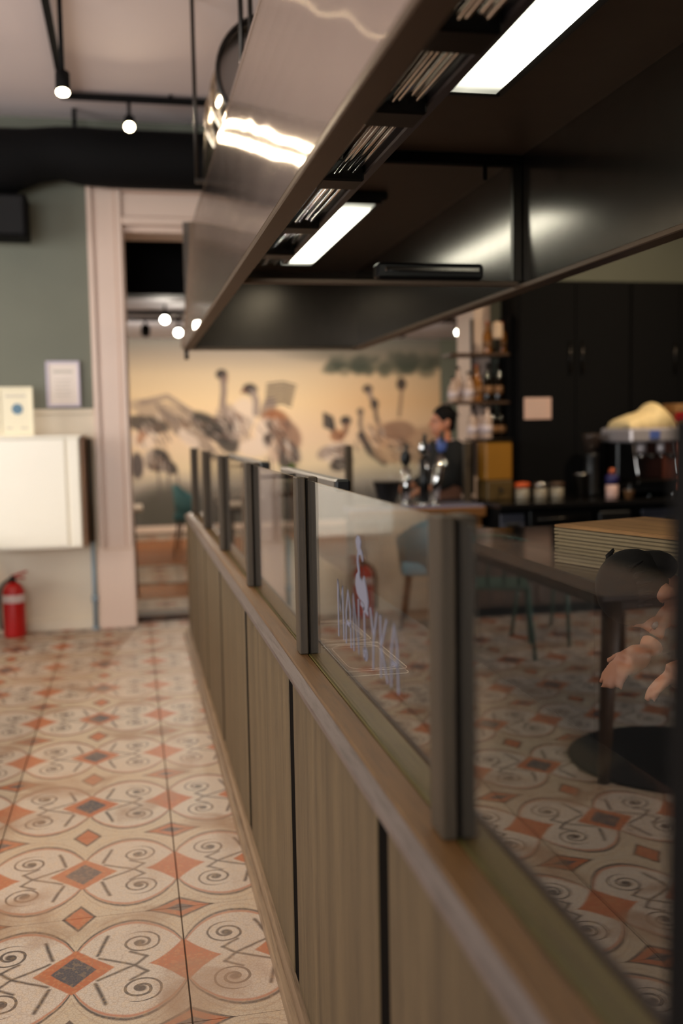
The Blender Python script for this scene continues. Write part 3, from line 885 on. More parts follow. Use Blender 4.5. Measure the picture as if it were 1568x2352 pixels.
MB().bb(HB-.035, HB+.03, HN, HF, 1.985, 2.004, bev=.003).build('lip', M['hood_lip'], hd)
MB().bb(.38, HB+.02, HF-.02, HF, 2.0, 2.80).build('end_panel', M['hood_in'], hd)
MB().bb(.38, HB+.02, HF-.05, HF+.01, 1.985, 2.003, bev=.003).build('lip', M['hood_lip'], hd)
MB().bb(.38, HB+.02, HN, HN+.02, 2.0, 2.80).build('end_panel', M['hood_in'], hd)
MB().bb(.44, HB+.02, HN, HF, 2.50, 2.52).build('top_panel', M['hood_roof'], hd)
MB().bb(.44, HB+.02, HN, HF, 2.78, 2.80).build('top_panel', M['hood_front'], hd)
# joint frame across the hood
MB().bb(.405, HB-.02, 3.69, 3.72, 2.002, 2.022, bev=.003).build('cross_bar', M['hood_lip'], hd)
MB().bb(.72, HB, 3.70, 3.74, 2.46, 2.502, bev=.003).build('cross_bar', M['black'], hd)
v_ = MB().bb(HB-.035, HB, 3.70, 3.74, 2.02, 2.47, bev=.004).build('upright', M['dark_steel'], hd)
MB().cyl((1.36, 3.69, 2.40), (1.36, 3.69, 2.47), .008).build('hook', M['black'], hd)
MB().cyl((.380, HF-.01, 2.0), (.380, HF-.01, 1.925), .014).build('drain_stub', M['dark_steel'], hd)
# fluorescent fittings under the hood
for nm, ya, yb2, lab in (('hood_light', 1.30, 2.90, 'near fluorescent fitting with wide glowing diffuser under the hood'), ('hood_light', 4.40, 6.02, 'far fluorescent fitting with glowing diffuser, beyond the bare cross bar of the hood')):
    l_ = thing(nm, (.85, (ya+yb2)/2, 2.5), lab, 'light', 'fluorescent fittings under the hood')
    MB().bb(.885, 1.150, ya-.06, yb2+.06, 2.463, 2.50, bev=.008).build('housing', M['black_plastic'], l_)
    MB().prism([(.931, ya), (1.104, ya), (1.104, yb2), (.931, yb2)], 'Z', 2.452, 2.466).build('diffuser', M['lamp_diffuser'], l_)
    for y in (ya-.03, yb2+.03): MB().bb(.91, 1.125, y-.012, y+.012, 2.452, 2.466, bev=.003).build('end_clip', M['black_plastic'], l_)
# steel pipe bundle with black clamps inside the front of the hood
pb = thing('pipe_bundle', (.55, 2.6, 2.2), 'bundle of thin bright steel pipes held by black clamps inside the hood front', 'pipes')
for k in range(8):
    x = .528+.0125*k; z = 2.140+.010*math.sin(k*1.9)+.008*k*.2
    MB().cyl((x, .4, z), (x, 4.1, z), .0065, n=10).build('pipe', M['chrome'], pb)
for y in (1.62, 2.05, 2.62, 3.25, 3.75):
    MB().bb(.516, .630, y, y+.10, 2.116, 2.172, bev=.005).build('clamp', M['black_plastic'], pb)
    MB().bb(.56, .58, y+.03, y+.05, 2.16, 2.5).build('clamp_arm', M['dark_steel'], pb)
MB().bb(.634, .662, .4, 4.1, 2.14, 2.19, bev=.004).build('channel', M['grey_panel'], pb)
hb = thing('heat_lamp_bar', (1.14, 3.72, 2.02), 'black bar lamp with a thin bright strip lying across the hood cross bar', 'lamp')
MB().bb(.925, 1.345, 3.665, 3.735, 2.022, 2.082, bev=.01).build('casing', M['black_plastic'], hb)
MB().bb(.955, 1.325, 3.655, 3.667, 2.048, 2.066, bev=.003).build('strip', M['chrome'], hb)
# suspension rods of the hood
for nm, x, y, z0 in (('rod', .52, 4.35, 2.8), ('rod', .57, 4.42, 2.8), ('rod', .398, 5.45, 2.78)):
    MB().cyl((x, y, z0), (x, y, 3.725), .011, n=10).build('suspension_rod', M['dark_steel'], hd)

MB().bb(.388, .46, 5.43, 5.47, 2.775, 2.795, bev=.003).build('rod_bracket', M['dark_steel'], hd)
# round duct above the hood, running away along it
dc = thing('ventilation_duct', (.85, 5.5, 3.2), 'large round galvanised duct with flanged rim above the hood', 'duct')
DX, DZ, DR = .765, 3.215, .275
d_ = MB()
path = [(DX, 5.05+k*.15, DZ) for k in range(6)]
path += [(DX, 5.8+.42*math.sin(R(a)), DZ-.42*(1-math.cos(R(a)))) for a in range(10, 91, 10)]
path += [(DX, 6.22, 2.80)]
d_.tube(path, DR, 40); bmesh.ops.delete(d_.bm, geom=[f for f in d_.bm.faces if len(f.verts) > 4], context='FACES'); d_.build('tube', M['duct'], dc)
for k, y in enumerate((5.05, 5.42, 5.80)):
    f_ = MB()
    pr = [(DR-.004, -.016), (DR+.018, -.016), (DR+.018, .016), (DR-.004, .016)]
    rings = []
    for r_, z in pr: rings.append([f_.bm.verts.new((DX+r_*math.cos(t), y+z, DZ+r_*math.sin(t))) for t in [2*PI*k_/48 for k_ in range(48)]])
    for i in range(4):
        A, B = rings[i], rings[(i+1) % 4]
        for k_ in range(48): f_.bm.faces.new((A[k_], A[(k_+1) % 48], B[(k_+1) % 48], B[k_])).smooth = True
    f_.build('flange', M['dark_steel'] if k == 0 else M['duct'], dc)
MB().lathe((DX, 6.22, 2.80), [(DR, 0), (DR+.03, .0), (DR+.03, .02), (DR, .02)], 40).build('collar', M['duct'], dc)
MB().cyl((DX, 5.16, DZ), (DX, 5.18, DZ), DR-.004, n=48).build('damper', M['steel'], dc)

# ================================================================== CEILING TRACK WITH SPOTS
tr = thing('lighting_track', (-.34, 6, 3.7), 'black L-shaped ceiling track for the spotlights', 'track')
MB().bb(-.365, -.325, 1.0, 7.02, 3.66, 3.70, bev=.003).build('rail', M['black'], tr)
MB().bb(-.365, 1.2, 6.98, 7.02, 3.66, 3.70, bev=.003).build('rail', M['black'], tr)
for x, y in ((-.345, 2.0), (-.345, 4.6), (-.345, 6.6), (.35, 7.0)): MB().cyl((x, y, 3.69), (x, y, 3.725), .012).build('hanger', M['black'], tr)


def spot(loc, aim, label, mat_b, energy, color, grp, r_=.036, ln=.11, top=None):
    """track spotlight: stem, cylindrical head, glowing lens"""
    p = Vector(loc); d = (Vector(aim)-p).normalized()
    t = thing('track_spotlight', loc, label, 'spotlight', grp)
    q_ = p-d*.05
    MB().cyl(q_, (q_.x, q_.y, q_.z+.16 if top is None else top), .012).build('stem', M['black'], t)
    MB().cyl(p-d*ln, p, r_, n=20).build('head', M['black'], t)
    MB().cyl(p-d*.002, p+d*.003, r_*.9, n=24).build('lens', mat_b, t)
    if energy:
        l = bpy.data.lights.new('spot_beam', 'AREA'); l.shape = 'DISK'; l.size = r_*1.8; l.energy = energy; l.color = color; l.spread = R(130)
        o = bpy.data.objects.new('spot_beam', l); COL.objects.link(o); o.location = p+d*.006
        o.rotation_euler = d.to_track_quat('-Z', 'Y').to_euler()
    return t


WARM = (1.0, .80, .56)
G1 = 'spotlights on the black track of the near room'
spot((-.268, 5.35, 3.177), (-.25, 4.2, .3), 'glowing spotlight hanging just before the corner of the black track', M['bulb'], SPOT_W*.55, WARM, G1, top=3.67)
spot((.072, 7.0, 3.50), (.0, 3.6, .4), 'glowing spotlight hanging beside the round duct, near the far end of the track', M['bulb'], SPOT_W*.55, WARM, G1)
for y in (4.6, 3.0, 1.4): spot((-.345, y, 3.56), (-.9, y+.4, 0), {4.6: 'spotlight above the frame, next from the track corner', 3.0: 'middle spotlight of the long track run above the frame', 1.4: 'spotlight nearest the camera on the long track run'}[y], M['bulb'], SPOT_W*(.7 if y > 4 else .25), WARM, G1)
# second track out of frame on the left lights the seating
tr2 = thing('lighting_track', (-2.6, 4, 3.7), 'straight black ceiling track over the seating on the left', 'track')
MB().bb(-2.62, -2.58, 1.0, 7.0, 3.66, 3.70, bev=.003).build('rail', M['black'], tr2)
for y in (1.5, 6.5): MB().cyl((-2.6, y, 3.69), (-2.6, y, 3.725), .012).build('hanger', M['black'], tr2)
for y, lab in ((2.0, 'near spotlight over the seating'), (4.2, 'middle spotlight over the seating'), (6.3, 'far spotlight over the seating')):
    spot((-2.6, y, 3.56), (-2.2, y+.3, 0), lab, M['bulb'], SPOT_W, WARM, 'spotlights over the seating')

tr5 = thing('lighting_track', (3.2, 5.4, 3.7), 'unseen black ceiling track added over the back counter, beyond the hood', 'track')  # unseen track and two spots, added to brighten counter and bar
MB().bb(2.0, 4.5, 5.38, 5.42, 3.66, 3.70, bev=.003).build('rail', M['black'], tr5)
for x in (2.2, 4.3): MB().cyl((x, 5.4, 3.69), (x, 5.4, 3.725), .012).build('hanger', M['black'], tr5)
spot((3.8, 5.4, 3.52), (3.78, 6.85, 1.4), 'unseen spotlight added to brighten the coffee machine, beyond the hood', M['bulb'], 20, WARM, 'unseen added spotlights over the back counter')
spot((2.4, 5.4, 3.52), (2.2, 7.2, 1.2), 'unseen spotlight added to brighten the beer taps, beyond the hood', M['bulb'], 8, WARM, 'unseen added spotlights over the back counter')
# far room: track, lit and unlit spots
tr3 = thing('lighting_track', (1.0, 10.2, 2.6), 'black ceiling track of the far room seen through the opening', 'track')
MB().bb(-1.2, 4.4, 10.18, 10.22, 2.62, 2.66, bev=.003).build('rail', M['black'], tr3)
for x in (-.8, 2.0, 4.2): MB().cyl((x, 10.2, 2.66), (x, 10.2, 2.73), .01).build('hanger', M['black'], tr3)
G2 = 'spotlights of the far room'
cw = (1.0, .91, .76)


spot((.385, 10.2, 2.57), (.1, 7.9, 1.2), 'upper lit spotlight seen through the opening left of the hood', M['bulb_cool'], 7, cw, G2, .042, top=2.72)
spot((.545, 10.8, 2.50), (.3, 8.3, 1.2), 'lower lit spotlight seen through the opening left of the hood', M['bulb_cool'], 7, cw, G2, .042, top=2.72)
spot((3.73, 11.0, 2.53), (2.9, 8.0, 1.2), 'lit spotlight before the green wall right of the mural', M['bulb_cool'], 7, cw, G2, .045, top=2.72)
spot((.21, 11.2, 2.53), (.2, 13.9, 1.2), 'black spotlight left of the lit pair, turned away to the mural', M['bulb_cool'], 19, cw, G2, .05, top=2.70)
spot((1.6, 11.2, 2.53), (1.6, 13.9, 1.2), 'spotlight aimed at the middle of the mural', M['bulb_cool'], 19, cw, G2, .05, top=2.70)
spot((3.1, 11.2, 2.53), (3.1, 13.9, 1.2), 'spotlight aimed at the right end of the mural', M['bulb_cool'], 19, cw, G2, .05, top=2.70)
tr4 = thing('lighting_track', (1.0, 11.2, 2.6), 'second black ceiling track of the far room, nearer the mural', 'track')
MB().bb(-1.2, 4.4, 11.18, 11.22, 2.66, 2.70, bev=.003).build('rail', M['black'], tr4)

# black ventilation trunk along the top of the green wall
bk = thing('black_air_duct', (-1, 7.4, 3.3), 'fat black ventilation trunk with a bulge under the ceiling, above the green wall', 'duct')
t_ = MB(); pts = []; rr = []
for k in range(40):
    x = -4.6+k*(4.6+2.2)/39
    sag = -.06*math.exp(-((x+.95)/.35)**2)+.03*math.exp(-((x+.45)/.2)**2)
    pts.append((x, 7.38, 3.385+sag)); rr.append(.20+(.035*math.exp(-((x+.95)/.3)**2)) - (.03*math.exp(-((x+.5)/.16)**2)))
t_.tube(pts, rr, 20); t_.build('tube', M['black'], bk)
for x in (-3.0, -.3, 1.5): MB().bb(x-.015, x+.015, 7.37, 7.40, 3.55, 3.718).build('strap', M['black'], bk)

# ================================================================== LEFT WALL THINGS
sp = thing('loudspeaker', (-.9, 7.4, 2.95), 'black wall loudspeaker on the green wall', 'speaker')
MB().bb(-1.02, -.63, 7.20, 7.46, 2.80, 3.09, bev=.015).build('cabinet', M['black'], sp)
MB().bb(-1.0, -.65, 7.19, 7.205, 2.82, 3.07, bev=.01).build('grille', mat('speaker_grille', (12, 11, 11), .9, scale=200, var=.4), sp)
MB().bb(-.86, -.78, 7.45, 7.63, 2.9, 2.98).build('bracket', M['black'], sp)


def framed(x0, x1, y, z0, z1, label, fm, pm, what, tilt=0):
    t = thing('picture_frame', ((x0+x1)/2, y, z0), label, 'frame')
    f = MB(); b_ = .018
    f.bb(x0, x1, y-.012, y+.012, z0, z0+b_, bev=.003).bb(x0, x1, y-.012, y+.012, z1-b_, z1, bev=.003)
    f.bb(x0, x0+b_, y-.012, y+.012, z0+b_, z1-b_, bev=.003).bb(x1-b_, x1, y-.012, y+.012, z0+b_, z1-b_, bev=.003)
    f.build('frame', fm, t)
    pr = MB().bb(x0+b_*.8, x1-b_*.8, y-.004, y+.010, z0+b_*.8, z1-b_*.8).build('print', pm, t)
    w_, h_ = x1-x0, z1-z0
    if what == 'emblem':
        cx, cz = x0+w_*.54, z0+h_*.55
        e_ = MB(); n = 24
        e_.prism([(cx+(.035+.005*(k % 2))*math.cos(2*PI*k/n), cz+(.035+.005*(k % 2))*math.sin(2*PI*k/n)) for k in range(n)], 'Y', y-.006, y-.003)
        e_.build('badge', M['emblem'], pr, 'blue-grey round badge')
        l_ = MB(); l_.bb(x0+.05, x1-.05, y-.0055, y-.003, z1-.07, z1-.058)
        l_.bb(x0+.05, x0+.09, y-.0055, y-.003, z0+.05, z0+.062).bb(x1-.09, x1-.04, y-.0055, y-.003, z0+.05, z0+.06)
        l_.build('text_lines', M['faint'], pr)['kind'] = 'stuff'
    else:
        l_ = MB(); l_.bb(x0+.05, x1-.05, y-.0055, y-.003, z1-.085, z1-.068)
        for k in range(5): l_.bb(x0+.06, x1-.06-.012*(k % 3), y-.0055, y-.003, z1-.14-.028*k, z1-.135-.028*k)
        l_.build('text_lines', M['faint'], pr)['kind'] = 'stuff'
    return t


framed(-.580, -.342, 7.605, 1.655, 1.988, 'pale lilac framed notice on the green wall beside the casing', M['paper_lilac'], M['paper'], 'lines')
framed(-.885, -.650, 7.29, 1.449, 1.790, 'cream frame with a round blue-grey badge standing on the white wall cabinet', M['cream_frame'], M['cream_frame'], 'emblem')

cb = thing('wall_cabinet', (-.7, 7.4, .66), 'white wall-hung cabinet below the two frames', 'cabinet')
MB().bb(-1.04, -.345, 7.22, 7.60, .655, 1.445, bev=.004).build('body', M['white_cab'], cb)
MB().bb(-1.035, -.445, 7.20, 7.222, .672, 1.425, bev=.004).build('door', M['white_cab'], cb)
MB().bb(-.425, -.350, 7.195, 7.222, .665, 1.430, bev=.006).build('stile', M['white_cab'], cb)
MB().bb(-1.05, -.335, 7.19, 7.60, 1.43, 1.449, bev=.004).build('top', M['white_cab'], cb)
MB().bb(-.346, -.318, 7.235, 7.60, .66, 1.44, bev=.003).build('side', M['cab_side'], cb, 'brown grained side')  # darker and browner than the white body
pp = thing('wall_pipe', (-.31, 7.56, 0), 'thin blue-grey pipe running down beside the white casing', 'pipe')
MB().cyl((-.295, 7.57, .0), (-.295, 7.57, .66), .016).build('lower_pipe', M['pipe_blue'], pp)
MB().cyl((-.295, 7.57, .66), (-.295, 7.57, 1.42), .022).build('sleeve', M['pipe_dark'], pp, 'dark insulated upper length')
MB().lathe((-.295, 7.57, .20), [(.018, 0), (.026, .01), (.026, .05), (.018, .06)]).build('joint', M['pipe_blue'], pp)
MB().lathe((-.295, 7.57, .0), [(.032, 0), (.03, .012), (.018, .02)]).build('foot', M['pipe_blue'], pp)

fx = thing('fire_extinguisher', (-.86, 7.46, 0), 'red fire extinguisher standing on the tiles under the white cabinet', 'extinguisher')
MB().lathe((-.86, 7.46, 0), [(.070, 0), (.078, .008), (.079, .03), (.079, .32), (.074, .345), (.058, .375), (.034, .395), (.024, .40)], 28).build('cylinder', M['red'], fx)
MB().lathe((-.86, 7.46, .255), [(.0795, 0), (.0805, .002), (.0805, .055), (.0795, .057)], 28).build('label', M['label_white'], fx)
MB().lathe((-.86, 7.46, .40), [(.024, 0), (.022, .03), (.018, .045)], 14).build('valve', M['dark_steel'], fx)
MB().tube(fine([(-.87, 7.46, .44), (-.82, 7.45, .455), (-.76, 7.44, .475)], 3), .008).build('handle', M['red'], fx)
MB().tube(fine([(-.87, 7.46, .425), (-.82, 7.45, .43), (-.775, 7.44, .425)], 3), .007).build('lever', M['red'], fx)
MB().tube(fine([(-.88, 7.46, .42), (-.945, 7.44, .36), (-.955, 7.43, .2), (-.95, 7.43, .06)], 5), .012).build('hose', M['black_plastic'], fx)

# ================================================================== KITCHEN SIDE
wt = thing('prep_counter', (.72, 3.6, 0), 'dark polished prep counter along the back of the partition', 'counter')
MB().bb(.490, .97, -.4, 6.85, .75, .785, bev=.004).build('worktop', M['worktop'], wt)
for k in range(6):
    ya = -.38+k*1.2
    MB().bb(.50, .95, ya+.005, ya+1.195, .10, .75, bev=.004).build('unit', M['black_gloss'], wt)
MB().bb(.54, .90, -.35, 6.8, 0, .10).build('plinth', M['black'], wt)


def rrect(cx, cy, wx, wy, r_, n=5):
    o = []
    for sx_, sy_, a0 in ((1, 1, 0), (-1, 1, 90), (-1, -1, 180), (1, -1, 270)):
        for k in range(n+1):
            a = R(a0+90*k/n); o.append((cx+sx_*(wx/2-r_)+r_*math.cos(a), cy+sy_*(wy/2-r_)+r_*math.sin(a)))
    return o


def pan(cx, cy, wx, wy, label):
    t = thing('food_pan', (cx, cy, .785), label, 'pan', 'clear pans on the prep counter')
    b = MB(); zt = .842
    loops = [(wx, wy, .012, zt-.008), (wx, wy, .012, zt), (wx-.024, wy-.024, .03, zt), (wx-.030, wy-.036, .045, zt-.004), (wx-.050, wy-.056, .045, .788)]
    rings = []
    for a_, b__, r_, z in loops: rings.append([b.bm.verts.new((p[0], p[1], z)) for p in rrect(cx, cy, a_, b__, r_)])
    n = len(rings[0])
    for A, B in zip(rings, rings[1:]):
        for k in range(n): b.bm.faces.new((A[k], A[(k+1) % n], B[(k+1) % n], B[k]))
    b.bm.faces.new(rings[-1])
    b.build('bowl', M['clear_plastic'], t)
    r2 = MB()
    for dz, k_ in ((0, 0), (-.012, .006)):
        L = rrect(cx, cy, wx+k_, wy+k_, .014); L.append(L[0]); r2.tube([(p[0], p[1], zt+dz) for p in L], .0016, 6)
    L = rrect(cx, cy, wx-.03, wy-.036, .045); L.append(L[0]); r2.tube([(p[0], p[1], zt) for p in L], .0014, 6)
    r2.build('rim', mat('pan_rim', (226, 214, 204), .12, .0, var=.02, spec=1.0), t)
    return t


pan(.607, 2.625, .162, .33, 'nearer clear plastic food pan with a bright double rim behind the lettering')
pan(.600, 2.985, .162, .31, 'farther clear plastic food pan, beside the second post')

isl = thing('island_counter', (1.7, 3.1, 0), 'dark island counter carrying the stack of flat cardboard', 'counter')
MB().bb(1.25, 2.05, 2.50, 4.0, .99, 1.03, bev=.004).build('worktop', M['worktop'], isl)
MB().bb(1.28, 2.03, 2.60, 3.97, 0, .99, bev=.004).build('body', M['black_gloss'], isl)
st = thing('cardboard_stack', (1.577, 2.765, 1.03), 'pile of flat-packed brown cardboard boxes on the dark island counter', 'boxes')
rz = Matrix.Rotation(R(-19), 3, 'Z')
nl = 11; hh = .122/nl
for k in range(nl):
    j = random.uniform(-.004, .004); m_ = MB()
    m_.box((0, 0, 0), (.40+j, .50+j, hh*.72), bev=.0012)
    m_.box((0, 0, hh*.43), (.38, .48, hh*.16))
    o = m_.build('sheet', M['cardboard'] if k == nl-1 else M['cardboard_edge'], st)
    o.matrix_parent_inverse = Matrix(); o.rotation_euler = (0, 0, R(18))
    o.location = (j, j, hh*(k+.5)-.0)
MB().lathe((1.56, 2.60, 1.152), [(.016, 0), (.016, .003)], 18).build('sticker', M['label_white'], st)

# ------------------------------------------------------------------ people


def person(name, label, J, rad, head, hdir, updir, top_m, leg_m, hands):
    """one continuous body: skinned skeleton + sculpted head and fingers, fused by voxel remesh.
    J: joints, rad: radii, head: centre, hdir: facing, updir: crown direction"""
    bm = bmesh.new(); V = {k: bm.verts.new(v) for k, v in J.items()}
    bones = [('pelvis', 'waist'), ('waist', 'chest'), ('chest', 'neck'), ('neck', 'skull')]
    for s_ in 'lr':
        bones += [('chest', 'sh'+s_), ('sh'+s_, 'el'+s_), ('el'+s_, 'wr'+s_), ('pelvis', 'hip'+s_), ('hip'+s_, 'kn'+s_), ('kn'+s_, 'an'+s_), ('an'+s_, 'toe'+s_)]
    for a, b in bones: bm.edges.new((V[a], V[b]))
    names = list(J.keys())
    me = bpy.data.meshes.new('tmp'); bm.to_mesh(me); bm.free()
    o = bpy.data.objects.new('tmp', me); COL.objects.link(o)
    o.modifiers.new('s', 'SKIN'); o.modifiers.new('u', 'SUBSURF').levels = 2
    o.modifiers['u'].render_levels = 2
    for i, k in enumerate(names):
        r_ = rad[k]; sv = me.skin_vertices[0].data[i]; sv.radius = r_ if isinstance(r_, tuple) else (r_, r_)
        sv.use_root = (k == 'pelvis')
    dg = bpy.context.evaluated_depsgraph_get(); me2 = bpy.data.meshes.new_from_object(o.evaluated_get(dg))
    bpy.data.objects.remove(o)
    mb = MB(); mb.bm.from_mesh(me2)
    H = Vector(head); f = Vector(hdir).normalized(); u = (Vector(updir)-f*Vector(updir).dot(f)).normalized(); s = f.cross(u)
    rot = Matrix((s, f, u)).transposed()

    def hp(x, y, z): return H+s*x+f*y+u*z
    mb.ball(hp(0, -.012, .025), .074, .094, .090, 20, rot)      # skull
    mb.ball(hp(0, .022, -.045), .056, .070, .072, 16, rot)      # face
    mb.ball(hp(0, .052, -.098), .030, .030, .022, 12, rot)      # chin
    mb.tube([hp(0, .088, .012), hp(0, .104, -.018), hp(0, .110, -.036)], [.008, .012, .016], 10)  # nose
    mb.ball(hp(0, .086, -.068), .024, .012, .010, 10, rot)      # lips
    for k in (-1, 1):
        mb.ball(hp(k*.030, .078, .022), .022, .012, .008, 10, rot)   # brow
        er = rot @ Matrix.Rotation(R(k*-18), 3, 'Z')
        mb.ball(hp(k*.078, -.012, -.012), .009, .020, .033, 12, er)  # ear
        mb.ball(hp(k*.075, -.004, -.040), .010, .012, .012, 10, er)
    for wr, d, n_, sp_ in hands:                                     # palm and five fingers
        wr, d, n_ = Vector(wr), Vector(d).normalized(), Vector(n_).normalized()
        sd = d.cross(n_)*sp_
        mb.tube([wr, wr+d*.03, wr+d*.085], [.024, .036, .034], 10)
        for j, (off, ln_) in enumerate(((-.030, .062), (-.010, .075), (.010, .070), (.030, .055))):
            b_ = wr+d*.08+sd*off
            mb.tube([b_, b_+d*ln_*.4-n_*.006, b_+d*ln_*.75-n_*.022, b_+d*ln_*.9-n_*.042], [.010, .0095, .0088, .0075], 8)
        b_ = wr+d*.025-sd*.030
        mb.tube([b_, b_-sd*.028+d*.022-n_*.008, b_-sd*.038+d*.052-n_*.016], [.013, .0115, .009], 8)
    root = thing(name, (J['pelvis'][0], J['pelvis'][1], 0), label, 'person')
    body = mb.build('body', M['skin'], root)
    md = body.modifiers.new('r', 'REMESH'); md.mode = 'VOXEL'; md.voxel_size = .008; md.use_smooth_shade = True
    sm = body.modifiers.new('sm', 'SMOOTH'); sm.factor = .5; sm.iterations = 3
    dg = bpy.context.evaluated_depsgraph_get(); me3 = bpy.data.meshes.new_from_object(body.evaluated_get(dg))
    body.modifiers.clear(); body.data = me3
    # clothing: limbs and trunk again, a little fuller
    def cloth(nm, bn, extra, m_, hem):
        bm = bmesh.new(); ks = []
        for a, b in bn:
            for k in (a, b):
                if k not in ks: ks.append(k)
        V = {k: bm.verts.new(hem.get(k, J[k])) for k in ks}
        for a, b in bn: bm.edges.new((V[a], V[b]))
        me = bpy.data.meshes.new('tmp'); bm.to_mesh(me); bm.free()
        o = bpy.data.objects.new('tmp', me); COL.objects.link(o); o.modifiers.new('s', 'SKIN'); q = o.modifiers.new('u', 'SUBSURF'); q.levels = 2
        for i, k in enumerate(ks):
            r_ = rad[k]; r_ = r_ if isinstance(r_, tuple) else (r_, r_)
            me.skin_vertices[0].data[i].radius = (r_[0]+extra, r_[1]+extra); me.skin_vertices[0].data[i].use_root = (k == ks[0])
        dg = bpy.context.evaluated_depsgraph_get(); me2 = bpy.data.meshes.new_from_object(o.evaluated_get(dg)); bpy.data.objects.remove(o)
        b = MB(); b.bm.from_mesh(me2)
        for f_ in b.bm.faces: f_.smooth = True
        return b.build(nm, m_, root)
    J2 = {k: Vector(v) for k, v in J.items()}
    hem = {'wrl': J2['wrl'].lerp(J2['ell'], .22), 'wrr': J2['wrr'].lerp(J2['elr'], .22), 'neck': J2['neck'].lerp(J2['chest'], .35)}
    cloth('shirt', [('pelvis', 'waist'), ('waist', 'chest'), ('chest', 'neck')]+[x for s_ in 'lr' for x in (('chest', 'sh'+s_), ('sh'+s_, 'el'+s_), ('el'+s_, 'wr'+s_))], .018, top_m, hem)
    cloth('trousers', [x for s_ in 'lr' for x in (('pelvis', 'hip'+s_), ('hip'+s_, 'kn'+s_), ('kn'+s_, 'an'+s_))], .014, leg_m, {})
    for s_ in 'lr':
        a, b = J2['an'+s_], J2['toe'+s_]
        MB().tube([a-(b-a)*.45+Vector((0, 0, -.02)), a+Vector((0, 0, -.01)), b+Vector((0, 0, .0)), b+(b-a)*.35], [.036, .050, .044, .026], 12).build('shoe', M['black_plastic'], root)
    # hair cap, eyes
    hr = MB(); hr.ball(hp(0, -.022, .038), .083, .098, .094, 24, rot)
    bmesh.ops.bisect_plane(hr.bm, geom=hr.bm.verts[:]+hr.bm.edges[:]+hr.bm.faces[:], plane_co=hp(0, .062, .020), plane_no=f*.86-u*.5, clear_outer=True)
    hr.ball(hp(0, -.066, -.020), .064, .042, .062, 16, rot)
    for k in range(60):
        t = random.uniform(-1, 1); p = hp(t*.07, random.uniform(-.09, .02), .095-abs(t)*.035); dv = (f*random.uniform(-.4, .1)+s*t*.5-u*.2)
        hr.tube([p, p+dv*.03+u*.004, p+dv*.07-u*.010], [.008, .007, .002], 6)
    hr.build('hair', M['hair'], root)
    ey = MB()
    for k in (-1, 1): ey.ball(hp(k*.030, .073, .004), .0108, n=10)
    ey.build('eyes', mat('eye_white', (150, 132, 122), .4), root)
    pu = MB()
    for k in (-1, 1): pu.ball(hp(k*.030, .0815, .004), .0045, n=8)
    pu.build('pupils', M['black'], root)
    return root


RAD = dict(pelvis=(.15, .11), waist=(.135, .10), chest=(.16, .11), neck=.055, skull=.05, shl=.062, shr=.062, ell=.045, elr=.045, wrl=.029, wrr=.029,
           hipl=.088, hipr=.088, knl=.060, knr=.060, anl=.040, anr=.040, toel=.034, toer=.034)


def standing(x, y, d, hgt, arms):
    """upright joints facing direction d (unit, ground plane)"""
    k = hgt/1.75; d = Vector((d[0], d[1], 0)).normalized(); s = Vector((-d.y, d.x, 0)); o = Vector((x, y, 0))

    def q(side, fwd, up): return tuple(o+s*side*k+d*fwd*k+Vector((0, 0, up*k)))
    J = dict(pelvis=q(0, 0, .96), waist=q(0, 0, 1.10), chest=q(0, 0, 1.33), neck=q(0, .0, 1.47), skull=q(0, .02, 1.58))
    for nm, sg in (('l', 1), ('r', -1)):
        J['sh'+nm] = q(sg*.175, 0, 1.41); J['hip'+nm] = q(sg*.09, 0, .90); J['kn'+nm] = q(sg*.095, .02, .50); J['an'+nm] = q(sg*.10, -.01, .10); J['toe'+nm] = q(sg*.11, .11, .045)
        e, w_ = arms[nm]
        J['el'+nm] = q(*e); J['wr'+nm] = q(*w_)
    return J, q, d, s


# cook bending over the counter, head down
J = dict(pelvis=(1.98, 2.30, .98), waist=(1.86, 2.31, 1.06), chest=(1.66, 2.33, 1.11), neck=(1.49, 2.36, 1.09), skull=(1.42, 2.37, 1.085),
         shl=(1.60, 2.20, 1.09), shr=(1.60, 2.49, 1.09), ell=(1.48, 2.12, .90), elr=(1.46, 2.53, .90), wrl=(1.33, 2.22, .875), wrr=(1.31, 2.46, .86),
         hipl=(1.98, 2.21, .93), hipr=(1.98, 2.39, .93), knl=(1.93, 2.19, .51), knr=(1.95, 2.41, .51), anl=(1.98, 2.18, .10), anr=(2.0, 2.42, .10), toel=(1.88, 2.16, .045), toer=(1.90, 2.43, .045))
J = {k: (v[0]-.065, v[1]-.10, v[2]-(.03 if k in ('neck', 'skull') else 0)) for k, v in J.items()}
for k in ('wrl', 'wrr'): J[k] = (J[k][0]+.075, J[k][1]+.02, J[k][2])
person('person', 'person in black bending forward with dark hair and bowed head by the cardboard pile', J, RAD, (1.262, 2.272, 1.038), (.10, .0, -1), (-1, 0, -.25), M['black_cloth'], M['denim'],
       [(J['wrl'], (-.9, .2, -.25), (0, .1, 1), 1), (J['wrr'], (-.9, -.3, -.25), (0, -.1, 1), -1)])
# bartender far behind the bar, in profile
J, q, d, s = standing(2.40, 7.42, (-1, -.15), 1.62, dict(l=((.23, .06, 1.14), (.18, .27, 1.06)), r=((-.23, .06, 1.14), (-.18, .27, 1.06))))
person('person', 'bartender in dark clothes with a warm-lit face behind the beer taps', J, RAD, q(0, .03, 1.62), (-1, -.15, 0), (0, 0, 1), M['black_cloth'], M['denim'],
       [(J['wrl'], (-1, -.15, -.1), (0, 0, 1), 1), (J['wrr'], (-1, -.15, -.1), (0, 0, 1), -1)])
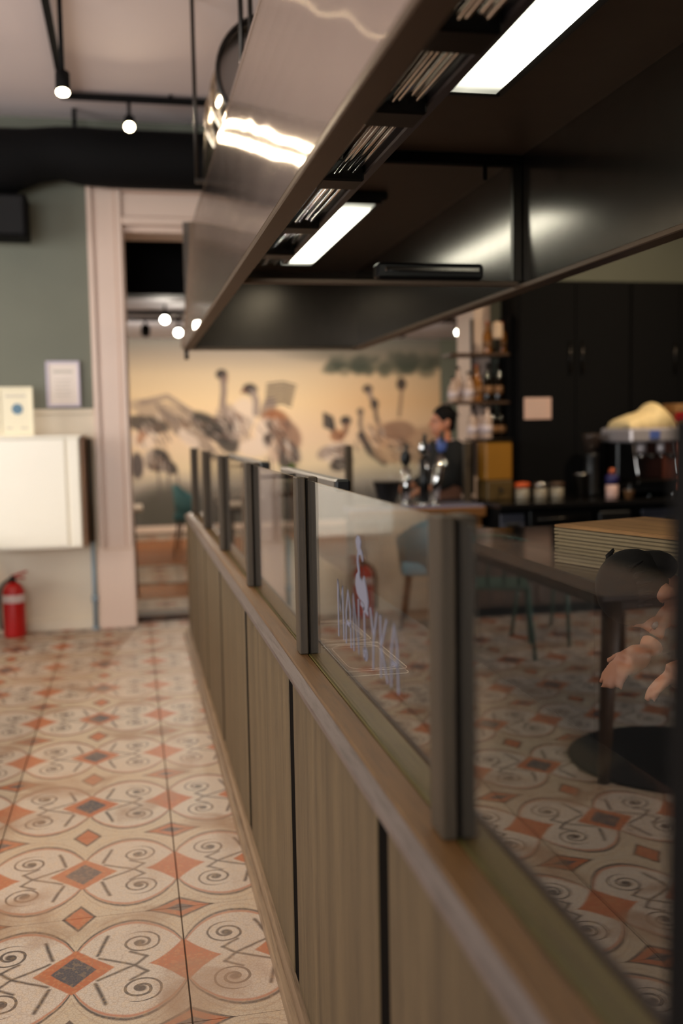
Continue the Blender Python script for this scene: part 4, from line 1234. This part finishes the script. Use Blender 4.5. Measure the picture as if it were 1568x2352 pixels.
# ================================================================== BACK WALL OF THE KITCHEN
for k, (x0, x1) in enumerate(((2.93, 3.85), (3.86, 4.69))):
    t = thing('tall_cupboard', ((x0+x1)/2, 7.4, 0), ['tall matt black cupboard with the pinned paper notice', 'tall matt black cupboard behind the coffee machine'][k], 'cupboard', 'tall black cupboards')
    MB().bb(x0, x1, 7.24, 7.61, 0, 2.56, bev=.004).build('body', M['black'], t)
    xm = (x0+x1)/2
    for a, b, hx in ((x0+.005, xm-.003, xm-.05), (xm+.003, x1-.005, xm+.05)):
        dr = MB().bb(a, b, 7.218, 7.241, .05, 2.54, bev=.003).build('door', M['black'], t)
        MB().cyl((hx, 7.20, 1.85), (hx, 7.20, 2.10), .008).build('handle', M['dark_steel'], dr)
nt_ = thing('paper_notice', (3.1, 7.2, 1.6), 'pale paper notice stuck on the tall black cupboard', 'notice')
MB().bb(2.965, 3.185, 7.211, 7.217, 1.505, 1.670).build('sheet', mat('notice_paper', (214, 176, 158), .8), nt_)
l_ = MB()
for k in range(5): l_.bb(2.99, 3.155-.02*(k % 2), 7.2095, 7.2112, 1.64-.026*k, 1.644-.026*k)
l_.build('text_lines', M['faint'], nt_)['kind'] = 'stuff'

bc = thing('back_counter', (3.5, 6.9, 0), 'dark back counter along the tall black cupboards', 'counter')
MB().bb(2.50, 4.68, 6.52, 7.18, .88, .915, bev=.004).build('worktop', M['worktop'], bc)
MB().bb(2.52, 4.66, 6.58, 7.16, .0, .88).build('body', M['black'], bc)
for x0, x1, m_ in ((2.52, 2.70, 'grey_panel'), (3.60, 4.05, 'grey_panel'), (4.1, 4.6, 'black_gloss')):
    d_ = MB().bb(x0, x1, 6.565, 6.581, .10, .84, bev=.004).build('door', M[m_], bc)
    MB().bb((x0+x1)/2-.05, (x0+x1)/2+.05, 6.552, 6.566, .74, .775, bev=.004).build('handle', M['black_plastic'], d_)
ov = thing('oven', (2.93, 6.5, .3), 'black built-in oven in the back counter', 'oven')
MB().bb(2.73, 3.20, 6.54, 6.582, .35, .86, bev=.006).build('front', M['black_gloss'], ov)
MB().cyl((2.78, 6.52, .80), (3.15, 6.52, .80), .010).build('handle', M['dark_steel'], ov)
MB().bb(2.77, 3.16, 6.535, 6.545, .42, .74, bev=.004).build('window', mat('oven_window', (8, 7, 7), .05), ov)
sc = thing('touch_screen', (3.4, 6.5, .68), 'small monitor glowing blue at the back counter', 'screen')
MB().bb(3.235, 3.475, 6.49, 6.53, .58, .84, bev=.008).build('bezel', M['black_plastic'], sc)
MB().bb(3.25, 3.46, 6.484, 6.492, .60, .735, bev=.003).build('display', M['screen'], sc)
MB().bb(3.33, 3.38, 6.52, 6.58, .65, .70).build('bracket', M['black_plastic'], sc)

cm = thing('coffee_machine', (3.72, 6.8, .915), 'chrome two-group coffee machine on the back counter', 'coffee machine')
x0, x1 = 3.57, 3.99
MB().bb(x0, x1, 6.70, 7.14, .95, 1.02, bev=.01).build('base', M['black_plastic'], cm)
MB().bb(x0+.02, x1-.02, 6.92, 7.14, 1.02, 1.32, bev=.01).build('back_body', M['black_gloss'], cm)
MB().bb(x0-.01, x1+.01, 6.66, 7.14, 1.32, 1.425, bev=.015).build('head', M['satin'], cm)
MB().bb(x0+.14, x0+.22, 6.652, 6.662, 1.345, 1.405, bev=.003).build('badge', M['tap_blue'], cm)
MB().bb(x1-.03, x1, 6.68, 6.92, .96, 1.33, bev=.006).build('side_cover', M['copper'], cm, 'copper coloured side')
MB().bb(x0+.03, x1-.05, 6.62, 6.88, 1.02, 1.045, bev=.004).build('drip_tray', M['dark_steel'], cm)
for gx in (x0+.12, x0+.28):
    g_ = MB().lathe((gx, 6.74, 1.24), [(.032, 0), (.036, .03), (.030, .085)], 16).build('group_head', M['satin'], cm)
    MB().cyl((gx, 6.70, 1.235), (gx, 6.56, 1.215), .013).build('filter_handle', M['black_plastic'], g_)
    MB().cyl((gx, 6.74, 1.24), (gx, 6.74, 1.20), .014).build('spout', M['chrome'], g_)
for gx in (x0+.03, x1-.06): MB().tube(fine([(gx, 6.70, 1.33), (gx, 6.66, 1.2), (gx+.01, 6.64, 1.07)], 4), .007).build('steam_wand', M['chrome'], cm)
for fx_ in (x0+.03, x1-.03):
    for fy in (6.74, 7.1): MB().cyl((fx_, fy, .915), (fx_, fy, .955), .018).build('foot', M['chrome'], cm)
cl = MB(); nx, ny = 24, 12; vv = []
for i in range(nx+1):
    row = []
    for j in range(ny+1):
        a, b = i/nx, j/ny
        h_ = .11*math.sin(PI*min(1, max(0, a)))**.35+.085*math.exp(-((a-.70)/.16)**2)
        h_ *= (math.sin(PI*b))**.3 if 0 < b < 1 else 0
        h_ += .006*math.sin(a*31+b*7)
        row.append(cl.bm.verts.new((3.575+.40*a, 6.69+.40*b, 1.427+max(0, h_))))
    vv.append(row)
for i in range(nx):
    for j in range(ny): cl.bm.faces.new((vv[i][j], vv[i+1][j], vv[i+1][j+1], vv[i][j+1])).smooth = True
o = cl.build('linen_cloth', M['linen']); tag(o, 'cream linen cloth heaped over the cups on top of the coffee machine', 'cloth')
o.modifiers.new('t', 'SOLIDIFY').thickness = .006

bo = thing('water_boiler', (4.15, 6.9, .915), 'black water boiler right of the coffee machine, at the frame edge', 'boiler')
MB().bb(4.02, 4.30, 6.74, 7.08, .915, 1.425, bev=.012).build('tank', M['black_plastic'], bo)
MB().cyl((4.16, 6.74, 1.15), (4.16, 6.69, 1.13), .014).build('tap', M['chrome'], bo)
ct = thing('carton', (4.12, 6.9, 1.425), 'small brown carton on top of the black water boiler', 'carton')
MB().bb(4.0, 4.22, 6.80, 7.0, 1.426, 1.60, bev=.003).build('box', M['cardboard'], ct)
MB().bb(3.998, 4.222, 6.797, 6.802, 1.46, 1.53).build('band', M['red'], ct)

# things on the back counter


def simple(name, label, cat, prof, loc, m_, parts=(), group=None):
    t = thing(name, loc, label, cat, group)
    MB().lathe(loc, prof, 18).build('body', m_, t)
    for nm, pr, mm in parts: MB().lathe(loc, pr, 18).build(nm, mm, t)
    return t


ZC = .915
simple('jar', 'beige jar with an orange lid on the back counter', 'jar', [(.045, 0), (.05, .01), (.05, .09)], (2.80, 6.85, ZC), M['beige_jar'], [('lid', [(.054, .09), (.054, .125), (.03, .13)], M['orange_plastic'])], 'jars on the back counter')
simple('jar', 'beige jar with a steel lid in the middle of the row of jars', 'jar', [(.045, 0), (.05, .01), (.05, .09)], (2.94, 6.85, ZC), M['beige_jar'], [('lid', [(.054, .09), (.054, .12), (.01, .135)], M['steel'])], 'jars on the back counter')
simple('jar', 'beige jar with a brown lid at the right of the row of jars', 'jar', [(.045, 0), (.05, .01), (.05, .09)], (3.07, 6.85, ZC), M['beige_jar'], [('lid', [(.054, .09), (.054, .12), (.04, .125)], M['wood_dark'])], 'jars on the back counter')
simple('steel_tumbler', 'dull steel mixing tumbler right of the jars', 'tumbler', [(.040, 0), (.044, .01), (.056, .17), (.058, .175)], (3.29, 6.9, ZC), M['dark_steel'], [('rim', [(.058, .172), (.061, .176), (.058, .182)], M['steel'])])
simple('bottle', 'pink squeeze bottle with a dark blue label left of the coffee machine', 'bottle', [(.042, 0), (.045, .01), (.045, .10)], (3.46, 6.75, ZC), M['pink'], [('label', [(.046, .10), (.046, .16), (.03, .175)], M['purple']), ('cap', [(.022, .175), (.026, .18), (.024, .215), (.01, .22)], M['copper'])])
simple('cup', 'small brown cup at the foot of the coffee machine', 'cup', [(.028, 0), (.040, .06), (.041, .065)], (3.53, 6.62, ZC), M['cab_side'], [('rim', [(.041, .063), (.043, .066), (.040, .069)], M['steel'])])
simple('coffee_grinder', 'black coffee grinder with clear hopper left of the coffee machine', 'grinder', [(.07, 0), (.075, .02), (.06, .05), (.055, .30), (.06, .32)], (3.43, 7.02, ZC), M['black_plastic'], [('hopper', [(.05, .32), (.075, .45), (.075, .47), (.02, .475)], mat('smoked_hopper', (54, 44, 38), .1)), ('knob', [(.018, .22), (.02, .225), (.018, .23)], M['chrome'])])
mbx = thing('juice_dispenser', (2.64, 7.0, ZC), 'mustard yellow juice dispenser beside the bottle shelves', 'dispenser')
MB().bb(2.535, 2.745, 6.90, 7.10, 1.06, 1.345, bev=.012).build('tank', M['amber'], mbx)
MB().bb(2.54, 2.74, 6.88, 7.12, ZC, 1.06, bev=.008).build('base', mat('dispenser_base', (88, 66, 28), .5), mbx)
MB().cyl((2.64, 6.88, 1.0), (2.64, 6.84, .98), .012).build('tap', M['dark_steel'], mbx)
MB().bb(2.53, 2.75, 6.89, 7.11, 1.345, 1.365, bev=.005).build('lid', M['dark_steel'], mbx)

# bottle shelves in front of the right jamb
sh = thing('bottle_shelves', (2.68, 7.45, 1.3), 'dark open shelves of bottles beside the tall black cupboard', 'shelf')
for z in (1.36, 1.65, 2.02): MB().bb(2.42 if z > 1.5 else 2.60, 2.915, 7.33, 7.57, z-.022, z, bev=.003).build('shelf', M['wood_dark'], sh)
MB().bb(2.895, 2.915, 7.33, 7.57, .92, 2.30).build('side', M['black'], sh)
MB().bb(2.66, 2.68, 7.55, 7.57, .92, 2.30).build('side', M['black'], sh)
BP = [(.036, 0), (.038, .01), (.038, .15), (.030, .18), (.014, .205), (.013, .25)]
bm_ = MB().lathe((0, 0, 0), BP, 16).build('glass_body', M['bottle_dark'])
spec = [(2.46, 7.41, 1.65, 'bottle_pale', 'pale short bottle at the left end of the middle shelf', .7), (2.52, 7.47, 1.65, 'bottle_pale', 'pale bottle second from the left on the middle shelf', 1.0),
        (2.58, 7.39, 1.65, 'bottle_pale', 'pale bottle third from the left on the middle shelf', .85), (2.66, 7.43, 1.65, 'bottle_amber', 'amber bottle in the centre of the middle shelf', 1.05),
        (2.75, 7.43, 1.65, 'bottle_dark', 'dark bottle left of the last one on the middle shelf', 1.1), (2.84, 7.43, 1.65, 'bottle_dark', 'dark bottle at the right end of the middle shelf', 1.1),
        (2.75, 7.43, 2.02, 'bottle_amber', 'amber bottle at the left of the top shelf', .9), (2.87, 7.43, 2.02, 'bottle_amber', 'amber bottle at the right of the top shelf', .9),
        (2.62, 7.43, 1.36, 'bottle_pale', 'pale bottle at the left of the lowest shelf', .9), (2.70, 7.45, 1.36, 'bottle_pale', 'pale bottle second on the lowest shelf', 1.0),
        (2.72, 7.36, 1.36, 'bottle_pale', 'pale bottle third on the lowest shelf', .95), (2.79, 7.43, 1.36, 'bottle_dark', 'dark bottle fourth on the lowest shelf', .9), (2.86, 7.43, 1.36, 'bottle_dark', 'dark bottle at the right of the lowest shelf', .9)]
bpy.data.objects.remove(bm_)
for x, y, z, m_, lab, s_ in spec:
    t = thing('bottle', (x, y, z), lab, 'bottle', 'bottles on the dark shelves')
    MB().lathe((x, y, z), [(r_, h_*s_) for r_, h_ in BP], 16).build('glass_body', M[m_], t)
    MB().lathe((x, y, z), [(.0395, .05*s_), (.0395, .11*s_)], 16).build('label', M['label_white'] if m_ == 'bottle_pale' else M['cab_side'], t)
    MB().lathe((x, y, z), [(.015, .25*s_), (.015, .275*s_)], 12).build('cap', M['copper'] if 'amber' in m_ else M['dark_steel'], t)
sg = thing('shelf_lantern', (2.80, 7.32, 2.02), 'small cream lantern between the amber bottles on the top shelf', 'lantern')
MB().bb(2.765, 2.845, 7.335, 7.37, 2.12, 2.26, bev=.02).build('shade', mat('cream_shade', (224, 196, 168), .6), sg)
MB().bb(2.785, 2.825, 7.34, 7.37, 2.02, 2.125).build('stem', M['dark_steel'], sg)

# ================================================================== BAR
br_ = thing('bar_counter', (2.15, 7.4, 0), 'wooden bar counter with blue-grey top and short oak posts, at the end of the kitchen', 'bar')
MB().bb(1.50, 2.47, 6.75, 7.09, .86, .90, bev=.005).build('top', M['bar_top'], br_)
MB().bb(1.48, 2.48, 6.735, 6.78, .815, .885, bev=.006).build('front_rail', M['wood_bar'], br_)
for k in range(5): MB().bb(1.52+k*.188, 1.52+k*.188+.184, 6.77, 6.80, .08, .82, bev=.003).build('panel', M['wood_bar'], br_)
MB().bb(1.52, 2.45, 6.80, 7.06, 0, .86).build('core', M['wood_dark'], br_)
for x in (1.545, 2.445): MB().bb(x-.025, x+.025, 7.02, 7.08, .90, 1.34, bev=.003).build('post', M['oak_post'], br_)
MB().bb(1.575, 2.415, 7.048, 7.052, .901, 1.32).build('glass_pane', M['glass'], br_)


def tap(x, y, label, badge, lean=0.0, col='chrome', tall=.33):
    t = thing('beer_tap', (x, y, .90), label, 'tap', 'beer taps on the bar')
    MB().lathe((x, y, .90), [(.05, 0), (.05, .012), (.03, .02)], 18).build('base', M['chrome'], t)
    MB().tube([(x, y, .91), (x+lean*.4, y, .90+tall*.5), (x+lean, y, .90+tall)], [.032, .036, .034], 14).build('column', M[col], t)
    MB().tube([(x+lean, y, .90+tall-.03), (x+lean, y-.08, .90+tall-.04), (x+lean, y-.10, .90+tall-.09)], .013, 10).build('spout', M['chrome'], t)
    MB().ball((x+lean, y, .90+tall+.07), .040, .028, .06, 16).build('badge', M[badge], t)
    MB().tube([(x+lean, y, .90+tall), (x+lean, y-.03, .90+tall+.17)], [.012, .016], 10).build('lever', M['black_plastic'], t)


tap(1.93, 6.90, 'slim chrome beer tap with round black badge, nearest the mural', 'black_plastic', 0, 'chrome', .27)
tap(2.06, 6.88, 'black column beer tap with chrome head in the middle of the bar', 'chrome', 0, 'black_gloss', .34)
tap(2.14, 6.90, 'leaning chrome beer tap with blue and white badge', 'tap_blue', .06, 'chrome', .36)
bkx = thing('ice_bucket', (1.79, 6.9, .90), 'black tapered bucket on the bar left of the taps', 'bucket')
MB().lathe((1.79, 6.90, .90), [(.055, 0), (.06, .01), (.10, .17), (.105, .175)], 20).build('body', M['black_plastic'], bkx)
MB().lathe((1.79, 6.90, .90), [(.105, .168), (.11, .172), (.105, .18)], 20).build('rim', M['dark_steel'], bkx)
pl = thing('potted_plant', (1.2, 7.55, 0), 'small green plant in a pot behind the second glass pane', 'plant')
px_, py__, pz = 1.31, 8.3, .93
MB().bb(1.15, 1.47, 8.15, 8.45, .90, .93, bev=.004).build('stand_top', M['wood_dark'], pl)
for sx_ in (1.18, 1.44):
    for sy_ in (8.18, 8.42): MB().cyl((sx_, sy_, 0.022), (sx_, sy_, .90), .014).build('stand_leg', M['wood_dark'], pl)
MB().lathe((px_, py__, pz), [(.045, 0), (.06, .09), (.063, .095)], 16).build('pot', M['beige_jar'], pl)
for k in range(14):
    a = k*2.4; ln_ = random.uniform(.07, .13); up = random.uniform(.08, .16)
    b = MB(); c_, s_ = math.cos(a), math.sin(a)
    p = [(0, 0, .09), (ln_*.5*c_-.02*s_, ln_*.5*s_+.02*c_, .09+up), (ln_*c_, ln_*s_, .07+up*1.1), (ln_*.5*c_+.02*s_, ln_*.5*s_-.02*c_, .09+up)]
    vs = [b.bm.verts.new((px_+q_[0], py__+q_[1], pz+q_[2])) for q_ in p]; b.bm.faces.new(vs)
    o = b.build('leaf', M['leaf'], pl); o.modifiers.new('t', 'SOLIDIFY').thickness = .002

# ================================================================== FURNITURE


def table(x, y, label, top_m, w_=.7, z0=0.0, h_=.74, splay=.05, dx=.7, leg_m='wood_dark', group=None, rl=(.014, .022)):
    t = thing('cafe_table', (x, y, z0), label, 'table', group)
    MB().box((x, y, z0+h_-.015), (dx, w_, .03), bev=.006).build('top', M[top_m], t)
    MB().box((x, y, z0+h_-.055), (dx-.16, w_-.16, .05), bev=.003).build('apron', M[leg_m], t)
    for sx_ in (-1, 1):
        for sy_ in (-1, 1):
            a = (x+sx_*(dx/2-.09), y+sy_*(w_/2-.09), z0+h_-.04); b = (a[0]+sx_*splay, a[1]+sy_*splay, z0+.0)
            MB().cyl(b, a, rl[0], rl[1], 12).build('leg', M[leg_m], t)
    return t


def metal_chair(x, y, rz_, label, group, z0=0.0):
    """open steel-tube armchair with curved back rail"""
    t = thing('metal_chair', (0, 0, 0), label, 'chair', group)
    g_ = M['green_metal']
    MB().box((0, 0, .45), (.42, .42, .022), bev=.01).build('seat', g_, t)
    for sx_ in (-1, 1):
        MB().tube([(sx_*.20, .19, .45), (sx_*.24, .24, .0)], [.013, .011]).build('leg', g_, t)
        MB().tube([(sx_*.20, -.19, .45), (sx_*.23, -.25, .0)], [.013, .011]).build('leg', g_, t)
        MB().tube([(sx_*.20, -.16, .45), (sx_*.235, -.15, .66)], .011).build('arm_post', g_, t)
    MB().tube(fine([(-.25, -.18, .655), (-.255, .05, .675), (-.18, .22, .76), (0, .27, .79), (.18, .22, .76), (.255, .05, .675), (.25, -.18, .655)], 6), .014).build('back_rail', g_, t)
    for x_ in (-.14, -.05, .05, .14): MB().tube([(x_, .19, .45), (x_*1.05, .255, .78)], .008).build('spindle', g_, t)
    for ch in t.children: ch.matrix_parent_inverse = Matrix()
    t.location = (x, y, z0); t.rotation_euler = (0, 0, R(rz_))
    return t


def tub_chair(x, y, rz_, label, m_, z0=0.0):
    t = thing('tub_chair', (0, 0, 0), label, 'chair')
    MB().box((0, 0, .44), (.48, .46, .10), bev=.03, seg_=2).build('seat', M[m_], t)
    b = MB(); vs = []
    for k in range(15):
        a = R(-20+220*k/14); r_ = .26
        hz = .80-.16*abs(math.cos(a))**2
        vs.append([b.bm.verts.new((r_*math.cos(a), r_*math.sin(a)*.9, .42)), b.bm.verts.new(((r_+.03)*math.cos(a), (r_+.03)*math.sin(a)*.9, hz))])
    for A, B in zip(vs, vs[1:]): b.bm.faces.new((A[0], B[0], B[1], A[1])).smooth = True
    o = b.build('backrest', M[m_], t); o.modifiers.new('t', 'SOLIDIFY').thickness = .05
    for sx_ in (-1, 1):
        for sy_ in (-1, 1): MB().cyl((sx_*.19, sy_*.18, .40), (sx_*.24, sy_*.23, 0), .018, .012, 10).build('leg', M['wood_dark'], t)
    for ch in t.children: ch.matrix_parent_inverse = Matrix()
    t.location = (x, y, z0); t.rotation_euler = (0, 0, R(rz_))
    return t


table(-1.50, 4.59, 'dark wooden table left of the frame, mirrored in the near pane', 'wood_dark', 1.9, dx=1.1, splay=.07, h_=.78, rl=(.024, .042))
dr_ = thing('dresser', (-2.6, 7.33, 0), 'dark wooden dresser against the cream lower wall, mirrored in the near pane', 'dresser')
MB().bb(-3.62, -1.64, 7.10, 7.58, .08, 1.12, bev=.006).build('body', M['wood_dark'], dr_)
MB().bb(-3.66, -1.60, 7.07, 7.585, 1.12, 1.155, bev=.006).build('top', M['wood_dark'], dr_)
MB().bb(-3.58, -1.68, 7.14, 7.56, 0, .08).build('plinth', M['black'], dr_)
for k in range(4):
    d_ = MB().bb(-3.60+k*.49, -3.60+k*.49+.478, 7.082, 7.102, .11, 1.09, bev=.004).build('door', M['wood_dark'], dr_)
    MB().ball((-3.60+k*.49+(.43 if k % 2 == 0 else .05), 7.07, .65), .014).build('knob', M['dark_steel'], d_)
rg = MB().lathe((-1.40, 3.86, .0), [(.44, .001), (.45, .006), (.44, .012)], 40).build('round_mat', M['black']); tag(rg, 'round black floor mat under the mirrored table', 'mat')
metal_chair(-2.0, 6.35, 150, 'dark green tube armchair by the back wall, mirrored in the near pane', 'dark green tube armchairs')
metal_chair(-1.40, 6.02, -160, 'dark green tube armchair beside the dark table, mirrored in the near pane', 'dark green tube armchairs')
tub_chair(-1.30, 7.0, 200, 'pale blue tub chair against the back wall, mirrored in the glass', 'blue_cloth')
# through the opening
table(-.22, 9.05, 'pale table top peeping out behind the white casing', 'table_white', .6, z0=.04, h_=.76, dx=.62, splay=.02)
tub_chair(.72, 11.6, 80, 'teal tub chair in the far room just left of the partition end', 'teal', z0=.04)
table(1.05, 10.6, 'small round-edged pale table in the far room behind the last posts', 'table_white', .7, z0=.04, dx=.6)
